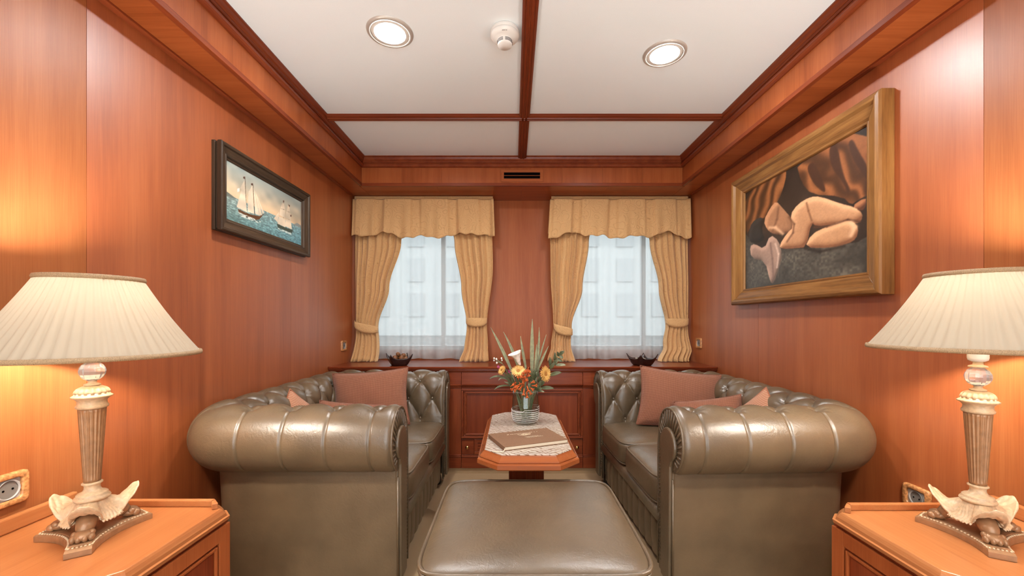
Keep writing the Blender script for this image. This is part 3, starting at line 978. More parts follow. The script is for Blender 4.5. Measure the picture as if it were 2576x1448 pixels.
# ================================================================== album on the table
bk = thing('album', 'tan suede album with gold lettering lying on the marble table', 'book', (.066, 1.937, .5622), math.radians(21.8))
W2, H2 = .157, .111
MB().box(-W2, W2, -H2, H2, 0, .003).box(-W2, W2, -H2, H2, .0155, .0185).box(-W2, -W2 + .004, -H2, H2, .003, .0155).build('cover', 'suede', bk, bevel=.001)
MB().box(-W2 + .005, W2 - .003, -H2 + .002, H2 - .003, .0032, .0153).build('pages', 'paper', bk, fix=False)
mk = MB()
rnd = random.Random(3)
x = -.078
while x < .082:
    w = rnd.uniform(.0022, .0065)
    hgt = rnd.choice((.0030, .0036, .0060))
    mk.box(x, x + w, .062 - hgt / 2, .062 + hgt / 2, .0186, .0189)
    x += w + rnd.uniform(.0012, .003) + (.006 if rnd.random() < .12 else 0)
mk.build('gilt_title', 'gold', bk, fix=False)
em = []
for k in range(40):
    a = k / 39 * 4.2 * PI
    em.append((.004 + (.024 - .0046 * k / 10) * math.cos(a), .036 + (.013 - .0023 * k / 10) * math.sin(a), .0187))
MB().tube(em, .0011, 5).tube([(-.03, .046, .0187), (-.018, .034, .0187), (.0, .028, .0187), (.028, .030, .0187), (.036, .040, .0187), (.026, .046, .0187)], .0012, 5).build('gilt_emblem', 'gold', bk)
mk = MB()
for k in range(3):
    xx = -.014 + .004 * k
    while xx < .058 + .006 * k:
        w = rnd.uniform(.004, .012)
        mk.box(xx, xx + w, -.002 - k * .008, .0002 - k * .008, .0186, .0189)
        xx += w + .0018
mk.build('gilt_lines', 'gold', bk, fix=False)
MB().tube([(-W2 + .004, -H2 + .01, .012), (-W2 - .0005, -H2 - .006, .008), (-W2 - .012, -H2 - .016, .003), (-W2 - .035, -H2 - .004, .002), (-W2 - .052, -H2 + .012, .002)], .0024, 8).build('ribbon', 'paper', bk, True)

# ================================================================== scatter cushions
def pillow(label, loc, rot, w, hgt, th, mat='pillow'):
    n = 26
    mb = MB(); mb.uv = []
    for sgn in (-1, 1):
        P = []
        for i in range(n + 1):
            row = []
            for j in range(n + 1):
                a, b = -1 + 2 * i / n, -1 + 2 * j / n
                x = a * w / 2 * (1 - .085 * (1 - b * b) * abs(a) ** 2)
                z = b * hgt / 2 * (1 - .085 * (1 - a * a) * abs(b) ** 2)
                t = th / 2 * (max(0, (1 - a * a) * (1 - b * b))) ** .42
                t += .003 * math.sin(9 * a + 4 * b) * (1 - a * a) * (1 - b * b)
                row.append((x, sgn * t, z))
                mb.uv.append((a * w / 2 + .3, b * hgt / 2 + .3))
            P.append(row)
        mb.grid(P)
    o = mb.build('scatter_cushion', mat, None, True, loc=loc)
    # keep the UVs valid after building: cushions are built without merging
    o.rotation_euler = rot
    tag(o, label, 'cushion', 'terracotta scatter cushions on the sofas')
    edge = []
    for k in range(120):
        s_ = k / 30.0
        side, f = int(s_), (s_ - int(s_)) * 2 - 1
        a, b = [(f, -1), (1, f), (-f, 1), (-1, -f)][side]
        edge.append((a * w / 2 * (1 - .085 * (1 - b * b) * abs(a) ** 2), 0, b * hgt / 2 * (1 - .085 * (1 - a * a) * abs(b) ** 2)))
    MB().tube(edge, .0035, 6, closed=True).build('seam_piping', mat, o, True)
    return o
R_ = math.radians
pillow('terracotta woven cushion propped upright at the far end of the left sofa', (-.895, 2.575, .640), (R_(-17), R_(-4), R_(8)), .47, .36, .15)
pillow('small striped cushion tip in the back corner of the left sofa', (-1.090, 2.10, .552), (R_(-14), R_(38), R_(62)), .33, .33, .11, 'pillow_stripe')
pillow('terracotta cushion slumped low in front of the upright one on the left sofa', (-.910, 2.30, .535), (R_(-38), R_(9), R_(26)), .36, .30, .12)
pillow('terracotta woven cushion propped upright at the far end of the right sofa', (1.030, 2.545, .640), (R_(-17), R_(6), R_(-10)), .49, .37, .15)
pillow('terracotta cushion slumped in front of the upright one on the right sofa', (1.085, 2.26, .562), (R_(-32), R_(-12), R_(-30)), .36, .30, .12)
pillow('pale peach cushion tip in the back corner of the right sofa', (1.225, 2.06, .565), (R_(-14), R_(-40), R_(-62)), .33, .33, .11, 'pillow_stripe')

# ================================================================== side tables
def side_table(label, x_wall, x_in, y0, y1, zt, sgn):
    """sgn=+1: wall on the left (low x)"""
    T = thing('side_table', label, 'side table', ((x_wall + x_in) / 2, (y0 + y1) / 2, 0))
    hw = abs(x_in - x_wall) / 2; hl = (y1 - y0) / 2
    c = .050
    w, i = -sgn * hw, sgn * hw                              # wall side, inner side
    def shape(o, cut):
        return [(w, -hl - o), (i + sgn * o - sgn * cut, -hl - o), (i + sgn * o, -hl - o + cut), (i + sgn * o, hl + o - cut * .7), (i + sgn * o - sgn * cut * .7, hl + o), (w, hl + o)]
    rg = []
    for z, o in ((zt - .040, -.03), (zt - .040, -.010), (zt - .036, -.004), (zt - .026, -.002), (zt - .024, -.008), (zt - .016, -.010), (zt - .006, -.016), (zt - .001, -.020), (zt, -.022)):
        rg.append([(x, y, z) for x, y in shape(o, c + o * .42)])
    MB().loft(rg).build('top', 'wood_top', T)
    # gallery rails: wall side and far end
    MB().box(min(w, w + sgn * .018), max(w, w + sgn * .018), -hl + .01, hl - .022, zt, zt + .042).build('wall_rail', 'wood_top', T, bevel=.005)
    MB().box(min(w + sgn * .018, i - sgn * .055), max(w + sgn * .018, i - sgn * .055), hl - .040, hl - .024, zt, zt + .020).build('back_rail', 'wood_top', T, bevel=.003)
    e0, e1 = (i - sgn * .055, hl - .032), (i - sgn * .030, hl - .056)
    MB().prism([(e0[0], e0[1] - .008), (e0[0], e0[1] + .008), (e1[0] + sgn * .004, e1[1] + .004), (e1[0] - sgn * .010, e1[1] - .004)], lambda a_, b_, z_: (a_, b_, z_), zt, zt + .018).build('corner_rail', 'wood_top', T, bevel=.002)
    # carcase with framed panels on the inner side, the far end and the camera end
    b0 = .02
    body = [(w, -hl + b0), (i - sgn * (b0 + .03), -hl + b0), (i - sgn * b0, -hl + b0 + .03), (i - sgn * b0, hl - b0), (w, hl - b0)]
    MB().prism(body, lambda a, b, z: (a, b, z), .0, zt - .040).build('carcase', 'red_z', T)
    xs = i - sgn * b0
    ya, yb = -hl + b0 + .032, hl - b0
    f = MB()
    fx = (xs, xs + sgn * .008)
    xa, xb = min(fx), max(fx)
    f.box(xa, xb, ya, ya + .045, .07, zt - .052).box(xa, xb, yb - .045, yb, .07, zt - .052).box(xa, xb, ya + .045, yb - .045, zt - .095, zt - .052).box(xa, xb, ya + .045, yb - .045, .07, .12)
    f.build('panel_frame', 'wood_v', T, bevel=.002)
    f = MB()
    f.box(xa, xb - .002 * sgn if sgn > 0 else xb, ya + .052, ya + .060, .127, zt - .102).box(xa, xb, yb - .060, yb - .052, .127, zt - .102).box(xa, xb, ya + .060, yb - .060, zt - .110, zt - .102).box(xa, xb, ya + .060, yb - .060, .127, .135)
    f.build('panel_bead', 'wood_v', T, bevel=.002)
    MB().box(min(xs, xs + sgn * .012), max(xs, xs + sgn * .012), ya - .01, yb + .006, .0, .062).build('skirting', 'red_y', T, bevel=.003)
    return T
side_table('cherry wood side table under the left lamp', XL + .012, -.855, .86, 1.275, .565, 1)
side_table('cherry wood side table under the right lamp', XR - .012, .975, .89, 1.29, .547, -1)

# ================================================================== table lamps
def lamp(label, loc, rot, shade_lift, sgn):
    T = thing('table_lamp', label, 'lamp', loc, rot, 'pair of table lamps with pleated shades')
    # three-cornered concave plinth
    def tri(k, z):
        pts = []
        for c in range(3):
            th = 2 * PI * c / 3
            for s_ in (-1, 1):
                pts.append((k * (.118 * math.cos(th) - s_ * .024 * math.sin(th)), k * (.118 * math.sin(th) + s_ * .024 * math.cos(th)), z))
            p0 = pts[-1]
            th2 = 2 * PI * (c + 1) / 3
            p1 = (k * (.118 * math.cos(th2) + .024 * math.sin(th2)), k * (.118 * math.sin(th2) - .024 * math.cos(th2)))
            tm = th + PI / 3
            m = (k * .030 * math.cos(tm), k * .030 * math.sin(tm))
            for q in range(1, 9):
                t = q / 9
                pts.append(((1 - t) ** 2 * p0[0] + 2 * t * (1 - t) * m[0] + t * t * p1[0], (1 - t) ** 2 * p0[1] + 2 * t * (1 - t) * m[1] + t * t * p1[1], z))
        return pts
    MB().loft([tri(.985, 0), tri(1, .001), tri(1, .014), tri(.985, .0155), tri(.96, .0185), tri(.86, .0205), tri(.85, .0195), tri(.83, .022), tri(.82, .0225)]).build('plinth', 'bronze', T)
    bd = MB()
    ring = tri(.915, .0200)
    for a, b in zip(ring, ring[1:] + ring[:1]):
        a, b = Vector(a), Vector(b)
        n = max(1, int((b - a).length / .0065))
        for q in range(n):
            pq = a.lerp(b, (q + .5) / n)
            bd.ball(tuple(pq), (.0030, .0030, .0022), 6, 4)
    o = bd.build('beaded_edge', 'antique', T, True); o['kind'] = 'stuff'
    # paws
    for c in range(3):
        th = 2 * PI * c / 3
        Rm = Matrix.Rotation(th, 3, 'Z')
        pw = MB()
        def P3(x, y, z):
            v = Rm @ Vector((x, y, z)); return (v.x, v.y, v.z)
        pw.tube([P3(.022, 0, .060), P3(.045, 0, .056), P3(.060, 0, .046), P3(.070, 0, .036)], [.018, .021, .018, .013], 12)
        pw.ball(P3(.076, 0, .034), (.020, .021, .013), 14, 10, Rm)
        for y in (-.0165, -.0056, .0056, .0165):
            pw.ball(P3(.090 - abs(y) * .30, y, .0310), (.0095, .0066, .0092), 10, 8, Rm)
            pw.ball(P3(.079 - abs(y) * .25, y * .96, .0385), (.0085, .0064, .0075), 10, 8, Rm)
        pw.build('paw_foot', 'bronze', T, True)
    # acanthus saucer with three upturned leaves
    n = 96
    P = []
    for k in range(n):
        th = 2 * PI * k / n
        lobe = max(0.0, math.cos(3 * th)) ** .85
        low = max(0.0, -math.cos(3 * th))
        row = []
        for j in range(15):
            t = j / 14
            rmax = .058 + .040 * lobe
            r = .020 + (rmax - .020) * t
            z = .102 - .052 * math.sin(t * PI / 2) * (1 - .25 * lobe) + lobe * .046 * t ** 3 - low * .004 * t
            rip = (.0030 * math.sin(33 * th + 2.5 * math.sin(8 * t)) + .0018 * math.sin(26 * t + 12 * th) * (.3 + lobe)) * t ** .7
            row.append((r * math.cos(th) * (1 + .3 * rip), r * math.sin(th) * (1 + .3 * rip), z + rip))
        P.append(row)
    o = MB().grid(P, cu=True).build('acanthus_saucer', 'antique', T, True)
    sm = o.modifiers.new('thick', 'SOLIDIFY'); sm.thickness = .005; sm.offset = -1
    sub = o.modifiers.new('sub', 'SUBSURF'); sub.levels = 1; sub.render_levels = 1
    # carved leaf relief: fans of little lobes on the flanks and along the leaf tips
    rl = MB()
    for c in range(3):
        for (th0, spread, rs, n_) in ((PI / 3, .50, (.032, .040, .048), 7), (PI / 3 + .42, .22, (.046, .056), 4), (PI / 3 - .42, .22, (.046, .056), 4)):
            for iq, r0 in enumerate(rs):
                for q in range(n_ - (len(rs) - 1 - iq)):
                    th = 2 * PI * c / 3 + th0 + spread * (q / max(1, n_ - 1) - .5) * 2 * (.55 + .25 * iq)
                    lobe = max(0.0, math.cos(3 * th)) ** .85
                    rmax = .058 + .040 * lobe
                    t = min(1, (r0 - .020) / (rmax - .020))
                    z = .102 - .052 * math.sin(t * PI / 2) * (1 - .25 * lobe) + lobe * .046 * t ** 3
                    Rm = Matrix.Rotation(th, 3, 'Z') @ Matrix.Rotation(.7, 3, 'Y')
                    rl.ball((r0 * math.cos(th), r0 * math.sin(th), z + .0012), (.0062, .0030, .0022), 8, 6, Rm)
    o = rl.build('leaf_relief', 'antique', T, True); o['kind'] = 'stuff'
    # collar, fluted column, capital
    MB().lathe([(.0, .098), (.034, .098), (.036, .102), (.034, .106), (.030, .108), (.031, .112), (.028, .115), (.020, .118), (.016, .125), (.0155, .132), (.017, .136), (.0205, .138), (.0205, .141), (.017, .143), (0, .143)], 40).build('collar', 'antique', T, True)
    nf = 20
    rows = []
    z0, z1 = .143, .334
    for i in range(26):
        t = i / 25
        z = z0 + (z1 - z0) * t
        r = .0165 + (.0275 - .0165) * t
        dep = .11 * min(1, max(0, (t - .03) / .05)) * min(1, max(0, (.985 - t) / .03))
        rows.append([(r * (1 - dep * abs(math.sin(nf / 2 * (2 * PI * k / 120))) ** .7) * math.cos(2 * PI * k / 120), r * (1 - dep * abs(math.sin(nf / 2 * (2 * PI * k / 120))) ** .7) * math.sin(2 * PI * k / 120), z) for k in range(120)])
    MB().loft(rows).build('fluted_column', 'bronze', T, True)
    MB().lathe([(.0275, .334), (.031, .336), (.032, .341), (.029, .345), (.0285, .354), (.033, .360), (.039, .363), (.0405, .366), (.036, .369), (.034, .371), (.033, .374)], 48).build('capital', 'antique', T, True)
    fl = []
    for i in range(8):
        t = i / 7
        r = .0335 * math.cos(t * PI / 2 * .82)
        z = .373 + .020 * math.sin(t * PI / 2)
        fl.append([(r * (1 + .05 * (1 - t) * math.sin(16 * 2 * PI * k / 128)) * math.cos(2 * PI * k / 128), r * (1 + .05 * (1 - t) * math.sin(16 * 2 * PI * k / 128)) * math.sin(2 * PI * k / 128), z + .001 * (1 - t) * math.sin(16 * 2 * PI * k / 128)) for k in range(128)])
    MB().loft(fl).build('fluted_dome', 'antique', T, True)
    MB().lathe([(.012, .392), (.0165, .394), (.0165, .397), (.009, .400), (.008, .404), (.012, .408)], 28).build('neck_ring', 'antique', T, True)
    MB().lathe([(.0, .4055), (.012, .4065), (.021, .414), (.0255, .4225), (.0270, .4305), (.0255, .4385), (.021, .447), (.012, .4545), (0, .4555)], 12, caps=False).build('crystal_ball', 'crystal', T)
    zc = .4545
    MB().lathe([(.010, zc), (.019, zc + .001), (.0185, zc + .005), (.010, zc + .008), (.009, zc + .020)], 28).build('top_ring', 'antique', T, True)
    zs = zc + .010 + (.006 if shade_lift > 0 else .003)
    MB().lathe([(0, zs), (.012, zs), (.019, zs + .004), (.0205, zs + .010), (.0205, zs + .088 + shade_lift), (.016, zs + .093 + shade_lift), (0, zs + .093 + shade_lift)], 32).build('lamp_holder', 'plastic', T, True)
    zb = zs + .093 + shade_lift
    # pleated shade
    b0, b1 = .470 + shade_lift, .667 + shade_lift
    rb_, rt_ = .226, .102
    npl = 60
    per = 6
    shp = [0.0, .55, 1.0, .9, .55, .12]
    rows = []
    for i in range(13):
        t = i / 12
        r = rb_ + (rt_ - rb_) * t - .006 * math.sin(PI * t)
        row = []
        for k in range(npl * per):
            a = 2 * PI * k / (npl * per)
            rr = r + .0055 * (1 - .55 * t) * (shp[k % per] - .5)
            row.append((rr * math.cos(a), rr * math.sin(a), b0 + (b1 - b0) * t))
        rows.append(row)
    sh = MB().grid(rows, cv=True).build('pleated_shade', 'shade', T, True)
    for r, z in ((rb_ + .002, b0), (rt_ + .002, b1)):
        MB().lathe([(r - .006, z - .002), (r + .001, z - .002), (r + .0025, z + .004), (r + .0005, z + .0095), (r - .0045, z + .0095), (r - .006, z + .004), (r - .006, z - .002)], 120, caps=False).build('braid_trim', 'trim_braid', sh, True)
    for k in range(3):
        a = 2 * PI * k / 3 + .4
        MB().tube([(.012 * math.cos(a), .012 * math.sin(a), zb + .03), (rt_ * .5 * math.cos(a), rt_ * .5 * math.sin(a), b1 - .03), (rt_ * .97 * math.cos(a), rt_ * .97 * math.sin(a), b1 - .006)], .0016, 6).build('shade_arm', 'brass', sh)
    MB().ball((0, 0, zb + .042), (.028, .028, .036), 20, 14).build('bulb', 'bulb', T, True)
    return T
lamp('table lamp with cream pleated shade on the left side table', (-1.100, 1.070, .565), R_(64), 0.0, 1)
lamp('table lamp with cream pleated shade on the right side table', (1.243, 1.095, .547), R_(1), .034, -1)

# ================================================================== wall sockets
def wall_socket(label, x, y, z, side, w=.084, h=.084, n=1):
    """side=+1: on the left wall facing +x"""
    T = thing('wall_socket', label, 'socket', (x, y, z), 0 if side > 0 else PI, 'burl-framed wall sockets')
    # local: outward +x, along y
    a = .024
    def loop_(hy_, hz_, x_):
        return [(x_, q0, q1) for q0, q1 in superloop(hy_, hz_, 9, 48)]
    wi, hi = w / 2 - .018, h / 2 - .016
    MB().loft([loop_(w / 2, h / 2, .0005), loop_(w / 2, h / 2, .008), loop_(w / 2 - .002, h / 2 - .002, .0108), loop_(w / 2 - .005, h / 2 - .005, .012), loop_(wi + .003, hi + .003, .012), loop_(wi + .0005, hi + .0005, .0105), loop_(wi, hi, .0005)], cap=False).build('burl_plate', 'burl', T, True)
    hw, hh = w / 2 - .018, h / 2 - .016
    s = MB().box(.0005, .004, -hw, hw, -hh, hh)
    s.build('insert', 'socket', T, fix=False)
    r = min(hw, hh) * .94
    ring = MB()
    prof_ = [(r, .008), (r * .93, .009), (r * .90, .004), (r * .88, .0042)]
    P = [[(x_, q * math.cos(2 * PI * k / 32), q * math.sin(2 * PI * k / 32)) for q, x_ in prof_] for k in range(32)]
    ring.grid(P, cu=True).build('cup_rim', 'socket', T, True)
    P = [[(.0046, q * math.cos(2 * PI * k / 32), q * math.sin(2 * PI * k / 32)) for q in (0, r * .89)] for k in range(32)]
    MB().grid(P, cu=True).build('cup', plain_dark, T)
    for yy in (-.0095, .0095):
        MB().lathe([(0, 0), (.0026, 0), (.0026, .001), (0, .001)], 12, (0, 0, 0)).build('pin_hole', 'black', T, loc=(.0048, yy * r / .024, 0)).rotation_euler = (0, PI / 2, 0)
    return T
plain_dark = plain('socket_shadow_grey', (0.17, 0.15, 0.13), 0.35)
wall_socket('burl-framed socket on the left wall above the side table', XL, 1.098, .673, 1, .092, .088)
wall_socket('burl-framed socket on the right wall behind the side table', XR, 1.518, .470, -1, .104, .088)
wall_socket('small burl-framed socket on the left wall beside the curtain', XL, 3.277, .930, 1, .098, .084)
wall_socket('small burl-framed socket on the right wall beside the curtain', XR, 3.298, .950, -1, .098, .084)

# ================================================================== paintings
def inside(poly, X, Y):
    poly = np.array(poly); n = len(poly)
    r = np.zeros(X.shape, bool)
    j = n - 1
    for i in range(n):
        xi, yi = poly[i]; xj, yj = poly[j]
        c = ((yi > Y) != (yj > Y)) & (X < (xj - xi) * (Y - yi) / (yj - yi + 1e-12) + xi)
        r ^= c
        j = i
    return r
def smooth_poly(poly, it=2):
    p = np.array(poly, float)
    for _ in range(it):
        q = np.roll(p, -1, 0)
        p = np.stack([.75 * p + .25 * q, .25 * p + .75 * q], 1).reshape(-1, 2)
    return p
def blur(a, n):
    for _ in range(n):
        a = (a + np.roll(a, 1, 0) + np.roll(a, -1, 0) + np.roll(a, 1, 1) + np.roll(a, -1, 1)) / 5
    return a
def vnoise(shape, cells, seed):
    g = np.random.RandomState(seed).rand(cells[0] + 2, cells[1] + 2)
    y = np.linspace(0, cells[0], shape[0]); x = np.linspace(0, cells[1], shape[1])
    yi, xi = y.astype(int), x.astype(int)
    fy, fx = (y - yi)[:, None], (x - xi)[None]
    fy, fx = fy * fy * (3 - 2 * fy), fx * fx * (3 - 2 * fx)
    g00 = g[np.ix_(yi, xi)]; g01 = g[np.ix_(yi, xi + 1)]; g10 = g[np.ix_(yi + 1, xi)]; g11 = g[np.ix_(yi + 1, xi + 1)]
    return (g00 * (1 - fx) + g01 * fx) * (1 - fy) + (g10 * (1 - fx) + g11 * fx) * fy
def canvas_obj(name, img, w, h, parent, loc, sgn):
    """img rows top to bottom, columns in viewing order, sRGB 0..1; stands in the local YZ plane"""
    H, Wd = img.shape[:2]
    lin = np.where(img <= .04045, img / 12.92, ((np.clip(img, 0, 1) + .055) / 1.055) ** 2.4)
    P = []
    for j in range(H):
        z = h / 2 - h * j / (H - 1)
        P.append([(0, sgn * (-w / 2 + w * i / (Wd - 1)), z) for i in range(Wd)])
    o = MB().grid(P).build(name, 'oil', parent, loc=loc, fix=False)
    ca = o.data.color_attributes.new('paint', 'FLOAT_COLOR', 'POINT')
    col = np.ones((H * Wd, 4), np.float32); col[:, :3] = lin.reshape(-1, 3)
    ca.data.foreach_set('color', col.ravel())
    return o

BIG = {'drapeL': [(-0.01, -0.02), (0.434, -0.02), (0.426, 0.089), (0.363, 0.239), (0.244, 0.347), (0.113, 0.316), (-0.01, 0.466)], 'drapeR': [(0.516, -0.02), (1.02, -0.02), (1.02, 0.466), (0.939, 0.485), (0.9, 0.504), (0.848, 0.416), (0.638, 0.309), (0.558, 0.169)], 'fold1': [(0.599, 0.065), (0.638, 0.194), (0.701, 0.304), (0.749, 0.346), (0.701, 0.173), (0.651, 0.04)], 'fold2': [(0.76, 0.0), (0.772, 0.159), (0.859, 0.329), (0.88, 0.423), (0.9, 0.397), (0.848, 0.25), (0.816, 0.0)], 'fold3': [(0.88, 0.049), (0.91, 0.187), (0.977, 0.341), (0.996, 0.373), (0.996, 0.282), (0.939, 0.134), (0.91, 0.032)], 'bed': [(-0.02, 0.40), (0.17, 0.629), (0.599, 0.731), (0.939, 0.778), (1.02, 0.739), (1.02, 1.03), (-0.02, 1.03)], 'hip': [(0.464, 0.406), (0.53, 0.339), (0.625, 0.321), (0.701, 0.35), (0.838, 0.466), (0.92, 0.524), (0.968, 0.59), (0.96, 0.639), (0.93, 0.646), (0.794, 0.606), (0.676, 0.579), (0.638, 0.532), (0.599, 0.724), (0.516, 0.71), (0.395, 0.686), (0.363, 0.648), (0.442, 0.551), (0.494, 0.525)], 'leg': [(0.585, 0.724), (0.638, 0.627), (0.749, 0.603), (0.859, 0.595), (0.91, 0.619), (0.944, 0.68), (0.932, 0.753), (0.88, 0.776), (0.772, 0.776)], 'back': [(0.208, 0.366), (0.279, 0.266), (0.338, 0.229), (0.395, 0.313), (0.472, 0.431), (0.509, 0.544), (0.487, 0.58), (0.426, 0.554), (0.363, 0.549), (0.296, 0.514), (0.244, 0.458)], 'hair': [(0.042, 0.427), (0.073, 0.335), (0.17, 0.312), (0.211, 0.351), (0.189, 0.456), (0.226, 0.548), (0.132, 0.562), (0.052, 0.523)], 'cloth': [(0.052, 0.566), (0.113, 0.557), (0.217, 0.641), (0.279, 0.516), (0.363, 0.602), (0.395, 0.731), (0.363, 0.86), (0.313, 0.981), (0.279, 0.969), (0.226, 0.755), (0.073, 0.697)], 'foot': [(0.9, 0.514), (0.982, 0.481), (0.988, 0.535), (0.963, 0.577)]}
SHIP = {'s1main': [(0.197, 0.182), (0.113, 0.726), (0.227, 0.746), (0.206, 0.386)], 's1top': [(0.192, 0.206), (0.152, 0.371), (0.203, 0.378)], 's1for': [(0.289, 0.203), (0.245, 0.356), (0.233, 0.732), (0.312, 0.721), (0.297, 0.434)], 's1j1': [(0.305, 0.23), (0.324, 0.713), (0.375, 0.71)], 's1j2': [(0.324, 0.274), (0.375, 0.71), (0.412, 0.677)], 's1j3': [(0.339, 0.323), (0.417, 0.653), (0.435, 0.621)], 'hull1': [(0.126, 0.749), (0.141, 0.82), (0.227, 0.833), (0.337, 0.814), (0.375, 0.785), (0.441, 0.627), (0.375, 0.724), (0.275, 0.754), (0.203, 0.761)], 's2a': [(0.687, 0.247), (0.664, 0.373), (0.731, 0.35), (0.716, 0.238)], 's2b': [(0.66, 0.387), (0.644, 0.529), (0.735, 0.528), (0.731, 0.373)], 's2c': [(0.638, 0.56), (0.619, 0.72), (0.735, 0.731), (0.735, 0.551)], 's2d': [(0.775, 0.241), (0.759, 0.366), (0.813, 0.353), (0.796, 0.227)], 's2e': [(0.751, 0.383), (0.738, 0.526), (0.825, 0.519), (0.819, 0.372)], 's2f': [(0.743, 0.546), (0.731, 0.71), (0.841, 0.717), (0.825, 0.53)], 's2j': [(0.567, 0.643), (0.641, 0.466), (0.623, 0.696)], 'hull2': [(0.608, 0.726), (0.626, 0.803), (0.719, 0.807), (0.841, 0.803), (0.858, 0.72), (0.751, 0.733)], 'hill': [(-0.02, 0.541), (0.022, 0.536), (0.091, 0.575), (0.118, 0.590), (-0.02, 0.61)]}

def rgb(*c): return np.array(c, float) / 255
def put(img, mask, col, soft=1):
    m = blur(mask.astype(float), soft + 1)[..., None]
    img[:] = img * (1 - m) + col * m

def paint_reclining():
    H, Wd = 340, 420
    Y, X = np.meshgrid(np.linspace(0, 1, H), np.linspace(0, 1, Wd), indexing='ij')
    img = np.ones((H, Wd, 3)) * rgb(46, 35, 27)
    n1 = vnoise((H, Wd), (40, 10), 1); n2 = vnoise((H, Wd), (9, 12), 2); n3 = vnoise((H, Wd), (60, 70), 3)
    img *= (.8 + .5 * n2)[..., None]
    fold = .5 + .5 * np.sin(60 * (X + .35 * Y) + 4 * n2)
    put(img, inside(smooth_poly(BIG['drapeL'], 1), X, Y), (rgb(128, 78, 44) * (.55 + .6 * fold[..., None])), 1)
    fold2 = .5 + .5 * np.sin(34 * (X - .55 * Y) + 5 * n2)
    put(img, inside(smooth_poly(BIG['drapeR'], 1), X, Y), (rgb(132, 80, 46) * (.55 + .55 * fold2[..., None])), 1)
    for k in ('fold1', 'fold2', 'fold3'):
        put(img, inside(smooth_poly(BIG[k]), X, Y), rgb(66, 40, 26), 4)
    put(img, inside(BIG['bed'], X, Y), rgb(82, 76, 66) * (.65 + .6 * n3 * n2 + .25 * n2)[..., None], 2)
    def form(key, c_lit, c_dark, lx, ly, it=1):
        m = inside(smooth_poly(BIG[key], it), X, Y).astype(float)
        s1 = blur(m, 30); s2 = blur(m, 180)
        g1y, g1x = np.gradient(s1); g2y, g2x = np.gradient(s2)
        sh = np.clip(.66 + (g1x * lx + g1y * ly) * 4.2 + (g2x * lx + g2y * ly) * 18 + .16 * (n2 - .5), 0, 1)[..., None]
        put(img, m > .5, c_dark * (1 - sh) + c_lit * sh, 1)
    def stroke(pts, col, w):
        for (xa, ya), (xb, yb) in zip(pts[:-1], pts[1:]):
            dx, dy = xb - xa, yb - ya
            t = np.clip(((X - xa) * dx + (Y - ya) * dy) / (dx * dx + dy * dy + 1e-9), 0, 1)
            d2 = (X - xa - t * dx) ** 2 + (Y - ya - t * dy) ** 2
            k = (.75 * np.exp(-d2 / (w * w)))[..., None]
            img[:] = img * (1 - k) + col * k
    form('hair', rgb(52, 50, 46), rgb(26, 23, 20), .6, 1)
    form('cloth', rgb(190, 152, 130), rgb(104, 84, 72), .5, .8)
    form('back', rgb(196, 140, 100), rgb(92, 60, 42), .7, .8)
    form('foot', rgb(168, 110, 74), rgb(90, 54, 36), .4, .9)
    form('hip', rgb(220, 166, 122), rgb(128, 82, 54), .5, .9)
    form('leg', rgb(220, 166, 120), rgb(128, 82, 54), .4, .9)
    stroke([(.30, .50), (.345, .40), (.36, .30)], rgb(120, 80, 56), .012)
    stroke([(.27, .45), (.33, .47), (.40, .55)], rgb(226, 178, 138), .014)
    stroke([(.455, .42), (.50, .50), (.49, .57), (.44, .63)], rgb(110, 72, 50), .010)
    stroke([(.60, .36), (.615, .43), (.64, .52)], rgb(120, 78, 52), .008)
    stroke([(.66, .58), (.75, .605), (.88, .60), (.95, .64)], rgb(86, 54, 38), .008)
    stroke([(.59, .73), (.70, .785), (.86, .785)], rgb(40, 32, 26), .012)
    stroke([(.28, .60), (.30, .75), (.31, .93)], rgb(120, 92, 80), .010)
    stroke([(.33, .62), (.36, .72), (.345, .84)], rgb(214, 182, 160), .010)
    stroke([(.90, .72), (.92, .67), (.90, .63)], rgb(232, 184, 142), .016)
    n5 = vnoise((H, Wd), (170, 150), 9)
    img *= (.955 + .05 * n3 + .05 * n5)[..., None]
    return img

